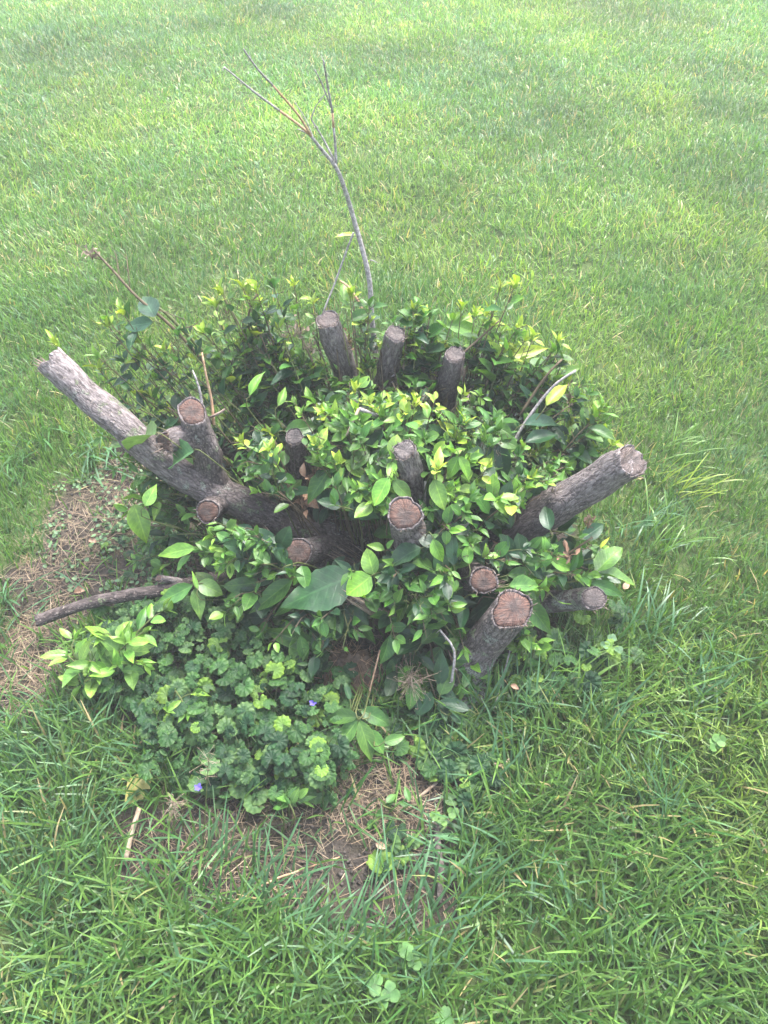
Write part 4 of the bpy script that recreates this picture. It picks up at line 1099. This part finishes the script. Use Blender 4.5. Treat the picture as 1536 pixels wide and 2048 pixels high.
# tall dead twig
main = twig('dead_twig', [(752, 720, .27, 6), (744, 640, .37, 5.6), (737, 550, .47, 5.4), (708, 440, .58, 5.2), (690, 380, .65, 4.8), (672, 335, .70, 4.6), (640, 295, .74, 3.6), (620, 270, .77, 3.2)], M_TWIG, knots=12)
twig('twig_fork', [(620, 270, .77, 3.0), (598, 250, .79, 2.6)  , (560, 222, .815, 2.6)], M_TAN)
twig('twig_fork', [(560, 222, .815, 2.5), (510, 185, .85, 2.3), (448, 134, .90, 1.7)], M_TWIG, knots=4)
twig('twig_fork', [(622, 272, .77, 3.0), (598, 232, .81, 2.4), (545, 170, .87, 2.2)], M_TAN)
twig('twig_fork', [(545, 170, .87, 2.4), (515, 138, .90, 2.2), (487, 98, .935, 1.9)], M_TWIG, knots=6)
twig('twig_fork', [(672, 335, .70, 3.4), (671, 295, .735, 2.8), (667, 255, .775, 2.5)], M_TWIG, knots=2)
twig('twig_fork', [(667, 255, .775, 2.6), (665, 225, .80, 2.4)], M_TAN)
twig('twig_fork', [(665, 225, .80, 2.6), (655, 170, .85, 2.3), (647, 122, .90, 2.1)], M_TWIG, knots=3)
twig('twig_fork', [(662, 215, .81, 1.9), (645, 170, .85, 1.7), (630, 140, .88, 1.4)], M_TWIG)
twig('twig_fork', [(668, 320, .715, 2.4), (645, 275, .75, 2.0), (622, 238, .79, 1.7)], M_TWIG, knots=3)
twig('twig_fork', [(622, 238, .79, 1.5), (632, 212, .81, 1.2), (652, 186, .835, 1.0)], M_TWIG)
twig('twig_fork', [(630, 285, .755, 1.6), (612, 240, .79, 1.3), (590, 205, .82, .9)], M_TWIG)
twig('twig_fork', [(622, 272, .77, 1.8), (605, 262, .775, 1.4), (594, 258, .78, .9)], M_TWIG)
twig('twig_fork', [(707, 465, .56, 2.2), (690, 510, .51, 2.0), (672, 560, .46, 2.0), (645, 628, .40, 1.8)], M_TWIG, knots=3)
twig('twig_fork', [(740, 520, .49, 1.4), (748, 522, .49, 1.1), (755, 526, .485, .8)], M_TWIG)
twig('dead_twig', [(735, 645, .37, 3), (715, 600, .41, 3), (695, 572, .435, 2.6), (680, 562, .44, 1.6)], M_TAN)
twig('bare_shoot', [(520, 830, .24, 3.6), (440, 760, .32, 3.6), (345, 655, .43, 3.2), (275, 595, .49, 2.8), (225, 540, .535, 2.6), (185, 497, .565, 2.2)], M_STEM, knots=30)
for (ax, ay, az, bx2, by2, bz2) in [(240, 560, .52, 222, 492, .56), (260, 580, .50, 250, 510, .545), (205, 520, .55, 150, 488, .57), (300, 615, .47, 370, 640, .46), (350, 660, .43, 400, 640, .45), (390, 705, .38, 330, 690, .41)]:
    shoot(PZ(bx2, by2, bz2), base=PZ(ax, ay, az), n=1, size=.022, tones='BM', tipc=3, tipsize=.018, bend=.003, twiglets=3, stem_r=.001, avoid=False)
twig('bare_shoot', [(500, 830, .23, 4), (420, 720, .35, 4), (330, 625, .45, 3), (310, 615, .46, 2)], M_GSTEM, knots=10)
twig('bare_shoot', [(500, 820, .24, 4.6), (500, 760, .31, 4.2), (480, 660, .40, 3.6), (450, 600, .45, 3.2), (450, 572, .47, 3)], M_GSTEM, knots=16)
twig('bare_shoot', [(520, 780, .28, 3), (505, 700, .36, 2.6), (497, 630, .43, 2.2), (515, 585, .47, 2)], M_STEM, knots=8)
twig('bare_shoot', [(428, 850, .33, 3.2), (423, 800, .37, 2.8), (412, 750, .42, 2.4), (404, 705, .46, 1.8)], M_TAN, knots=2)
twig('bare_shoot', [(408, 830, .34, 3), (398, 775, .39, 2.6), (385, 740, .42, 1.6)], M_TWIG)
twig('bare_shoot', [(420, 835, .345, 3), (440, 825, .355, 2.5), (450, 818, .36, 2.4)], M_SPLINT)
twig('bare_shoot', [(1000, 960, .20, 3.2), (1030, 880, .28, 3.2), (1075, 810, .34, 3.0), (1115, 765, .385, 2.6), (1152, 741, .405, 2.2)], M_TWIG)
twig('bare_shoot', [(1040, 830, .30, 3), (1090, 755, .37, 2.6), (1125, 718, .40, 2)], M_STEM, knots=6)
twig('broken_twig', [(755, 832, .36, 4), (735, 824, .375, 4.2), (718, 818, .385, 4)], M_TWIG)
twig('broken_twig', [(718, 818, .385, 3.6), (706, 842, .37, 3), (692, 872, .355, 1.6)], M_PALESTICK)
twig('bare_shoot', [(842, 1000, .24, 5), (838, 950, .30, 5), (836, 910, .35, 4)], M_TWIG, knots=4)
twig('bare_shoot', [(850, 1020, .24, 3), (850, 985, .29, 2.6), (851, 963, .315, 3.2)], M_TWIG)
twig('bare_shoot', [(870, 770, .29, 3), (890, 740, .33, 3), (920, 712, .37, 2.6), (1000, 640, .42, 1.6)], M_STEM, knots=5)
twig('bare_shoot', [(905, 1090, .24, 2.4), (925, 1060, .28, 2), (938, 1044, .30, 2.2)], M_TWIG, knots=3)
twig('bare_shoot', [(895, 1060, .26, 2), (908, 1020, .31, 1.6), (915, 995, .33, 1.4)], M_TWIG, knots=8)
twig('bare_shoot', [(600, 1020, .16, 3), (618, 960, .22, 2.6), (640, 925, .26, 2)], M_STEM, knots=8)
twig('bare_shoot', [(650, 790, .26, 3), (630, 735, .33, 2.6), (606, 680, .39, 2.2)], M_STEM, knots=10)
twig('bare_shoot', [(660, 760, .28, 2.4), (640, 700, .36, 2.2), (625, 665, .40, 1.8)], M_STEM, knots=10)
twig('bare_shoot', [(1090, 1140, .16, 2.6), (1140, 1105, .20, 2.4), (1185, 1075, .23, 2)], M_STEM, knots=10)
twig('bare_shoot', [(900, 1390, .05, 3), (905, 1350, .10, 3), (908, 1300, .15, 2.6), (880, 1260, .18, 2)], M_TWIG, knots=6)
twig('bare_shoot', [(730, 1420, .02, 2), (745, 1360, .07, 2), (760, 1300, .11, 1.6)], M_TAN)
for (bx, by, bz) in [(700, 700, .32), (715, 690, .33), (730, 720, .31), (745, 700, .33), (735, 740, .30)]:
    twig('bare_shoot', [(bx + 25, by + 90, bz - .13, 2.4), (bx + 12, by + 40, bz - .06, 2.2), (bx, by, bz, 1.6)], M_STEM, knots=6)
flush_stems()
# withered clusters
def withered(px_, py_, z, n, rad, mat=M_DRYLEAF, size=.014):
    g = Geo()
    c = PZ(px_, py_, z)
    for i in range(n):
        p = c + rv(rad)
        V, F, U = LEAFG['curl']
        A = np.array(orient(p, rv(1) + Vector((0, 0, .2)), rv(1), size * random.uniform(.6, 1.4), random.uniform(.6, 1.4)))
        g.add(V @ A[:3, :3].T + A[:3, 3], F)
        tube(g, [c - Vector((0, 0, .02)), c.lerp(p, .6), p], [.0007, .0006, .0005], 4, .02)
    return obj('withered_cluster', g.mesh('withered_cluster', SHRUB_O), mat, shrub)
withered(600, 662, .395, 26, .011, M_PALESTICK, .010); withered(622, 690, .37, 16, .010, M_PALESTICK, .010); withered(575, 668, .39, 10, .008, M_PALESTICK, .012)
withered(632, 950, .27, 14, .012, M_DRYLEAF, .024); withered(608, 1006, .20, 10, .009, M_DRYLEAF, .024); withered(650, 930, .27, 5, .008, M_DRYLEAF, .024)
withered(1130, 1108, .21, 9, .008, M_DRYLEAF, .014); withered(1062, 1118, .20, 6, .007, M_DRYLEAF, .013); withered(1178, 1045, .24, 14, .009, M_DRYLEAF, .010); withered(985, 1100, .22, 6, .009, M_DRYLEAF, .014)
withered(180, 502, .565, 9, .008, M_PALESTICK, .016); withered(1140, 790, .35, 16, .012, M_STEM, .008); withered(700, 675, .36, 10, .01, M_TAN, .012); withered(795, 755, .30, 8, .008, M_TWIG, .012)
withered(830, 1190, .20, 8, .007, M_SPLINT, .010)

g = Geo()                                                           # dead needles hanging over the rotten foot
for i in range(150):
    a, r = random.uniform(0, 6.28), math.sqrt(random.random()) * .075
    c = G(705, 1350)
    p = Vector((c.x + math.cos(a) * r, c.y + math.sin(a) * r * .8, .062 * (1 - (r / .08) ** 2) + .004))
    d = Vector((math.cos(a) * .6, math.sin(a) * .6, -.5)) + rv(.5)
    shard(g, p, p + d.normalized() * random.uniform(.02, .05), random.uniform(.0005, .001))
o = obj('dead_needles', g.mesh('dead_needles', SHRUB_O), M_TAN, shrub); o['kind'] = 'stuff'

# ------------------------------------------------------------------ ground ivy
def ivy_geom(n_lobes=9):
    V, F, U = [(0, 0, 0)], [], [(0.2, 0, 0)]
    m = n_lobes * 2 + 1
    for ring, f in ((0, .55), (1, 1.0)):
        for i in range(m):
            a = math.radians(-150 + 300 * i / (m - 1))
            r = (.52 * (1 + .10 * math.cos(a))) * (1 if ring == 0 else (1.045 if i % 2 else .92)) * f
            z = (.08 if ring == 0 else .02) + (.022 if i % 2 else -.028) * f
            V.append((math.sin(a) * r, math.cos(a) * r, z)); U.append((.15 + (.0 if i % 2 else .5), f, 0))
    for i in range(m - 1):
        F.append((0, 1 + i + 1, 1 + i))
        F.append((1 + i, 1 + i + 1, 1 + m + i + 1, 1 + m + i))
    return np.array(V), F, np.array(U)
IVYG = {'ivy': ivy_geom()}
IVYM = raw_mesh('ivy_leaf', *IVYG['ivy'][:2], {'luv': ('FLOAT_VECTOR', IVYG['ivy'][2])}, smooth=False)
IVYM.materials.append(M_IVY)
IVY_T = [(.022, .070, .019), (.034, .096, .025), (.054, .118, .042), (.014, .050, .019), (.095, .19, .032)]
def ivy_patch(label, poly, n, hmin, hmax, size, keep=300, lite=.08):
    pts = np.array([tuple(PZ(a, b))[:2] for a, b in poly])
    c = pts.mean(0)
    root = empty('ground_ivy', (c[0], c[1], 0))
    tag(root, label, 'ground ivy', 'patches of ground ivy')
    lo, hi = pts.min(0), pts.max(0)
    rows = []
    g = Geo()
    while len(rows) < n:
        x, y = random.uniform(lo[0], hi[0]), random.uniform(lo[1], hi[1])
        a, b, _ = proj(np.array([x]), np.array([y]))
        if not in_poly(a + random.gauss(0, 14), b + random.gauss(0, 14), poly)[0]: continue
        z = gz(x, y) + hmin + (hmax - hmin) * random.random() ** 1.3 * (.5 + vnoise(np.array([x * 9]), np.array([y * 9]), 51)[0])
        nr = Vector((random.gauss(0, .5), random.gauss(-.2, .5), 1))
        L = size * random.uniform(.4, 1.3)
        p = Vector((x, y, z))
        t = IVY_T[4] if random.random() < lite else random.choice(IVY_T[:4])
        cc = np.array(t) * random.uniform(.8, 1.2)
        M = orient(p, Vector((random.gauss(0, 1), random.gauss(0, 1), 0)), nr, L)
        rows.append((M, 'ivy', cc, L * (1 + z * 6)))
        f = Vector((x + random.gauss(0, .02), y + random.gauss(0, .02), gz(x, y) - .003))
        tube(g, [f, f.lerp(p, .5) + Vector((0, 0, .006)), p], [.0009, .0008, .0007], 4, .03)
    rows.sort(key=lambda r: -r[3])
    T = Matrix.Translation(-Vector((c[0], c[1], 0)))
    for M, k, cc, s in rows[:keep]:
        o = bpy.data.objects.new('leaf', IVYM); COL.objects.link(o); o.parent = root; o.matrix_basis = T @ M; o.color = (*cc, 1)
    if len(rows) > keep:
        join_leaves(rows[keep:], 'small_leaves', M_IVYJ, root, (c[0], c[1], 0), IVYG, False)
    st = obj('runners', g.mesh('runners', (c[0], c[1], 0)), M_GSTEM, root); st['kind'] = 'stuff'
    return root, (c[0], c[1], 0)
ivy, ivy_o = ivy_patch('broad bed of scalloped ground ivy with small violet flowers beside the stump', IVY_MAIN, 1250, .010, .085, .030)
ivy_patch('small ground ivy patch growing at the mossy foot of the stout stem', [(780, 1400), (900, 1400), (940, 1470), (940, 1560), (860, 1560), (790, 1500)], 70, .01, .05, .036)
ivy_patch('flat dark ground ivy sprig on bare soil beside the dark stick', [(735, 1680), (780, 1650), (830, 1680), (840, 1740), (790, 1770), (745, 1750)], 18, .006, .02, .036)
ivy_patch('ground ivy leaves pushing up through tall grass under the grey stub', [(1010, 1280), (1240, 1230), (1290, 1320), (1120, 1420), (1000, 1400)], 60, .03, .075, .034, lite=.3)
ivy_patch('ground ivy trailing in long grass between stout stem and dark stick', [(900, 1540), (1010, 1520), (1020, 1590), (940, 1640), (890, 1610)], 26, .02, .05, .034)
ivy_patch('pale creeping ivy leaves on straw by the low dark limb', [(200, 1060), (330, 1020), (390, 1120), (330, 1180), (240, 1170)], 70, .005, .03, .020)
ivy_patch('grey-green ivy leaves between the shrub and the back lawn', [(480, 790), (650, 760), (680, 840), (560, 880), (480, 850)], 50, .02, .08, .04)
# violet flowers of the ivy bed
for fx, fy, fz in ((626, 1406, .085), (397, 1575, .06)):
    g = Geo(); p = PZ(fx, fy, fz)
    for k in range(5):
        a = k * 1.26
        V, F, U = LEAFG['oval']
        A = np.array(orient(p, Vector((math.cos(a), math.sin(a) - .3, .5)), Vector((0, -.3, 1)), .0085, 1.3))
        g.add(V @ A[:3, :3].T + A[:3, 3], F)
    tube(g, [p - Vector((0, 0, .02)), p - Vector((0, 0, .01)), p], [.001, .0014, .002], 5, .01)
    obj('flower', g.mesh('flower', ivy_o), M_FLOWER, ivy)
# a carpet of tiny leaved weed on the straw
rows = []
poly = [(110, 980), (260, 930), (370, 1000), (400, 1130), (320, 1220), (180, 1190), (90, 1120)]
while len(rows) < 900:
    qx, qy = random.uniform(80, 410), random.uniform(920, 1230)
    if not in_poly(np.array([qx + random.gauss(0, 16)]), np.array([qy + random.gauss(0, 16)]), poly)[0]: continue
    p = G(qx, qy, random.uniform(.003, .018))
    if vnoise(np.array([p.x * 14]), np.array([p.y * 14]), 61)[0] < .32: continue
    rows.append((orient(p, rv(1), Vector((0, 0, 1)) + rv(.3), random.uniform(.007, .013), 1.5), 'oval', np.array((.11, .21, .10)) * random.uniform(.7, 1.3), 0))
wc = PZ(240, 1080)
weed = join_leaves(rows, 'creeping_weed', M_LEAFJ, None, (0, 0, 0))
tag(weed, 'tiny-leaved pale green creeping weed over straw by the low limb', 'weed')

# ------------------------------------------------------------------ seedlings, clover, loose sticks and leaves
def seedling(label, foot_px, tips, tones, size, gap=.024, kinds=('ellip', 'ellip', 'oval'), n=4, tipsize=.03):
    f = G(*foot_px)
    root = empty('seedling', f)
    tag(root, label, 'seedling')
    store = []
    for (tx, ty, tz) in tips:
        shoot(PZ(tx, ty, tz), base=f + Vector((random.gauss(0, .006), random.gauss(0, .006), -.004)), n=n, size=size, tones=tones, tipc=3, mat=M_GSTEM, kinds=kinds, bend=.03, parent=root, origin=f, store=store, gap=gap, bare=.1, twiglets=0, tipsize=tipsize)
    T = Matrix.Translation(-f)
    for M, kind, c, s in store:
        o = bpy.data.objects.new('leaf', LEAFM[kind]); COL.objects.link(o); o.parent = root; o.matrix_basis = T @ M; o.color = (*c, 1)
        if not LEAFM[kind].materials: LEAFM[kind].materials.append(M_LEAF)
    return root
seedling('bushy lime-green leafy seedling below the low dark limb', (235, 1375), [(150, 1275, .11), (135, 1310, .10), (205, 1268, .12), (250, 1285, .13), (180, 1325, .11), (290, 1262, .12), (290, 1330, .10), (235, 1330, .12), (160, 1375, .06), (330, 1220, .12)], 'GLL', .055, n=3)
seedling('light green seedling with two curled leaves in the ivy bed', (350, 1450), [(335, 1420, .10), (375, 1425, .09), (390, 1385, .10)], 'GL', .036, n=1)
seedling('pale green star-shaped seedling on soil in front of the ivy', (575, 1650), [(578, 1606, .075), (560, 1605, .07), (600, 1600, .07)], 'GG', .050, n=1, kinds=('broad', 'ellip'))
seedling('yellow-green seedling beside the foot of the stout stem', (1045, 1345), [(1050, 1270, .11), (1035, 1300, .09), (1062, 1290, .09)], 'GLL', .038, n=3)
seedling('dark flat seedling leaning over brown straw near the dark stick', (800, 1625), [(770, 1610, .025), (815, 1610, .03)], 'DM', .042, n=1)
CLV, CLF = [(0, 0, 0)], []
for i in range(13):
    a = math.radians(-62 + 124 * i / 12)
    r = (.95 if i not in (6,) else .84) * (1 - .22 * (abs(i - 6) / 6) ** 2)
    CLV.append((math.sin(a) * r * .78, math.cos(a) * r, .08 * abs(math.sin(a))))
for i in range(12): CLF.append((0, 2 + i, 1 + i))
CLU = [(.3, 0, 0)] + [(.6, .8, 0)] * 13
CLM = raw_mesh('leaflet', CLV, CLF, {'luv': ('FLOAT_VECTOR', CLU)}); CLM.materials.append(M_IVY)
def clover(label, spots, col=(.07, .165, .05), size=.013):
    f = G(*spots[0][:2])
    root = empty('clover', f)
    tag(root, label, 'clover', 'clover sprigs in the grass')
    g = Geo()
    for (x, y, z) in spots:
        p = PZ(x, y, z)
        b = Vector((f.x + random.gauss(0, .01), f.y + random.gauss(0, .01), gz(f.x, f.y) - .003))
        tube(g, [b, b.lerp(p, .5) + Vector((0, 0, .01)), p], [.0009, .0008, .0007], 4, .02)
        r0 = random.uniform(0, 6)
        for k in range(3):
            a = r0 + k * 2.094
            M = orient(p, Vector((math.cos(a), math.sin(a), .1)), Vector((random.gauss(0, .15), -.3 + random.gauss(0, .15), 1)), size * random.uniform(.85, 1.15))
            o = bpy.data.objects.new('leaflet', CLM); COL.objects.link(o); o.parent = root; o.matrix_basis = Matrix.Translation(-f) @ M
            o.color = (*(np.array(col) * random.uniform(.85, 1.2)), 1)
    obj('stalks', g.mesh('stalks', f), M_GSTEM, root)
    return root
clover('three-leaved clover sprigs in thin grass below the straw patch', [(815, 1905, .05), (828, 1925, .045), (806, 1898, .05)])
clover('larger pale clover sprigs low in the front grass', [(780, 1985, .055), (765, 1998, .05), (748, 1968, .055), (890, 2035, .05)], size=.016)
clover('bluish clover sprig in tall grass beside the grey stub', [(1238, 1300, .07), (1210, 1290, .07), (1225, 1275, .065), (1190, 1305, .06)], (.075, .16, .075), .011)
clover('clover sprig in deep grass on the right of the stout stem', [(1430, 1490, .075), (1440, 1480, .08)], (.09, .20, .05), .014)
clover('green clover leaves beside the straw and long grass', [(885, 1640, .04), (870, 1632, .045), (905, 1625, .04)], (.09, .20, .045), .012)

def loose_stick(name, label, ctrl, mat, cat='stick', seg=8, knots=0):
    """ctrl: (px, py, clearance of the axis, radius m); lies on the ground"""
    P = [G(x, y, up) for x, y, up, r in ctrl]
    o0 = P[0].copy()
    g = Geo()
    C = tube(g, P, [r for *_, r in ctrl], seg, .012)
    for i in range(knots):
        p = random.choice(C); e = p + rv(.006); tube(g, [p, p.lerp(e, .5), e], [.0012, .001, .0006], 4, .01)
    V = np.concatenate(g.V)
    for i in range(len(V)):
        V[i] += np.array(mnoise.noise_vector(Vector(V[i]) * 140)) * .0007
    g.V = [V]
    o = obj(name, g.mesh(name, o0), mat)
    o.location = o0
    return tag(o, label, cat)
loose_stick('fallen_stick', 'pale stripped stick lying on soil beside the ivy bed', [(250, 1730, .012, .0042), (262, 1690, .022, .0048), (274, 1655, .026, .0048), (285, 1626, .03, .0040)], M_PALESTICK)
loose_stick('fallen_stick', 'dark bark-covered stick lying where straw meets long grass', [(878, 1810, .014, .0052), (880, 1750, .02, .0062), (874, 1690, .022, .0056), (871, 1645, .022, .005)], M_DARKSTICK, knots=5)
loose_stick('fallen_stick', 'short cream twig angled on straw above the dark stick', [(826, 1602, .006, .0020), (850, 1586, .010, .0030), (874, 1568, .014, .0026)], M_PALESTICK)
loose_stick('fallen_twig', 'long thin tan stem lying across the soil', [(455, 1815, .012, .0016), (540, 1770, .016, .0020), (600, 1745, .016, .0018), (680, 1718, .014, .0014)], M_TAN, 'twig')
loose_stick('fallen_twig', 'thin straw-coloured stem leaning beside the dark brown foot', [(735, 1452, .01, .0014), (752, 1400, .03, .0014), (765, 1340, .06, .0012)], M_TAN, 'twig')
loose_stick('fallen_twig', 'bent dry stalk in grass beside the stout stem foot', [(968, 1520, .02, .0022), (998, 1545, .03, .0024), (1015, 1530, .03, .0018)], M_PALESTICK, 'twig')
loose_stick('fallen_twig', 'dry grey stalk slanting through grass right of the stout stem', [(985, 1430, .02, .0016), (1000, 1380, .05, .0016), (1012, 1340, .08, .0014)], M_TWIG, 'twig')
loose_stick('fallen_twig', 'thin dark stalk lying across straw below hanging leaves', [(772, 1505, .01, .0012), (790, 1560, .012, .0014), (815, 1600, .01, .0012)], M_STEM, 'twig')
# grass seed stalks
def seed_stalk(label, ctrl, n, spread):
    P = [PZ(*c) for c in ctrl]
    P[0].z = gz(P[0].x, P[0].y) - .002
    root = empty('seed_stalk', P[0]); tag(root, label, 'grass stalk')
    g = Geo(); C = tube(g, P, [.0010, .0009, .0006][:len(P)] if len(P) <= 3 else [.0010] * len(P), 5, .015)
    obj('stalk', g.mesh('stalk', P[0]), M_GSTEM, root)
    h = Geo()
    for i in range(n):
        c = C[-1 - random.randrange(max(2, len(C) // 3))]
        e = c + rv(spread); tube(h, [c, c.lerp(e, .6), e], [.0003, .0003, .0003], 3, .02)
        shard(h, e, e + rv(.003) + Vector((0, 0, .004)), .0008)
    s = obj('seed_head', h.mesh('seed_head', P[0]), M_PALESTICK, root); s['kind'] = 'stuff'
seed_stalk('thin flowering grass stalk rising in front of the ivy bed', [(405, 1690, 0), (412, 1600, .07), (418, 1505, .15)], 34, .010)
seed_stalk('short bushy grass seed head at the edge of the ivy', [(352, 1700, 0), (348, 1650, .04), (345, 1605, .08)], 60, .011)
seed_stalk('fine grass panicle against the dark leaves by the stout stem', [(800, 1440, 0), (815, 1400, .06), (822, 1350, .11)], 90, .022)
# fallen leaves
def fallen(label, px_, py_, L, ang, mat, kind='curl', up=.008, wid=1.0, name='fallen_leaf'):
    p = G(px_, py_, up)
    V, F, U = LEAFG[kind]
    g = Geo(); A = np.array(orient(Vector((0, 0, 0)), Vector((math.cos(ang), math.sin(ang), .12)), Vector((.1, -.3, 1)), L, wid))
    g.add(V @ A[:3, :3].T, F, luv=U)
    o = obj(name, g.mesh(name), mat); o.location = p
    return tag(o, label, 'leaf')
fallen('reddish-brown curled leaf on straw above the low dark limb', 150, 1188, .030, .3, M_DRYLEAF)
fallen('small tan curled leaf on straw beside creeping weed', 180, 1085, .024, -.4, M_DRYLEAF)
fallen('tan leaf scrap in soil below the lime-green seedling', 170, 1440, .034, .5, M_DRYLEAF, 'broad')
fallen('brown leaf scrap in tall grass beyond the grey stub', 1236, 1205, .022, .8, M_DRYLEAF, 'broad', .05)
fallen('tan leaf scrap on the dark ivy sprig', 752, 1695, .020, -.4, M_DRYLEAF, 'broad', .02)
fallen('little pink-brown leaf curl in grass right of the stout stem', 1014, 1400, .018, -.6, M_DRYLEAF, 'curl', .06)
# fan-shaped leaf lying at the edge of the ivy
V, F = [(0, 0, 0)], []
for i in range(15):
    a = R(-62 + 124 * i / 14)
    r = 1.0 + .05 * math.sin(i * 2.3) - (.22 if i == 7 else 0)
    V.append((math.sin(a) * r, math.cos(a) * r, .05 * math.cos(i * 1.3)))
for i in range(14): F.append((0, 2 + i, 1 + i))
fl = G(262, 1572, .03); fd = G(297, 1590, .02) - fl
A = np.array(orient(Vector((0, 0, 0)), fd, Vector((0, -.4, 1)), .042))
g = Geo(); g.add(np.array(V) @ A[:3, :3].T, F)
tube(g, [Vector((-.022, .004, -.004)), Vector((-.010, .002, -.001)), Vector((0, 0, 0))], [.0009, .0009, .001], 5, .01)
fan = obj('fan_leaf', g.mesh('fan_leaf'), M_YELLOWLEAF); fan.location = fl
tag(fan, 'olive-yellow fan-shaped leaf at the edge of the ivy bed', 'leaf')
# ------------------------------------------------------------------ added even volume imitating a milky lens veil, no real mist
hm = bpy.data.materials.new('lens_veil_volume'); hm.use_nodes = True
hn = hm.node_tree; hn.nodes.clear()
ho = hn.nodes.new('ShaderNodeOutputMaterial'); pv = hn.nodes.new('ShaderNodeVolumePrincipled')
pv.inputs['Color'].default_value = (.93, .96, .95, 1); pv.inputs['Density'].default_value = VEIL_DENSITY
hn.links.new(pv.outputs[0], ho.inputs['Volume'])
bx = [(sx_, sy_, sz_) for sz_ in (-1.1, 1.6) for sx_, sy_ in ((-125, -125), (125, -125), (125, 165), (-125, 165))]
lens_veil = obj('lens_veil', raw_mesh('lens_veil', bx, [(0, 3, 2, 1), (4, 5, 6, 7), (0, 1, 5, 4), (1, 2, 6, 5), (2, 3, 7, 6), (3, 0, 4, 7)], smooth=False), hm)
lens_veil['kind'] = 'stuff'
tag(lens_veil, 'added thin pale volume imitating a milky lens veil over the scene', 'lens_veil')
print('leaves', len(LEAVES), 'stems', N_STEM[0], 'grass verts', len(gV), 'straw', n)
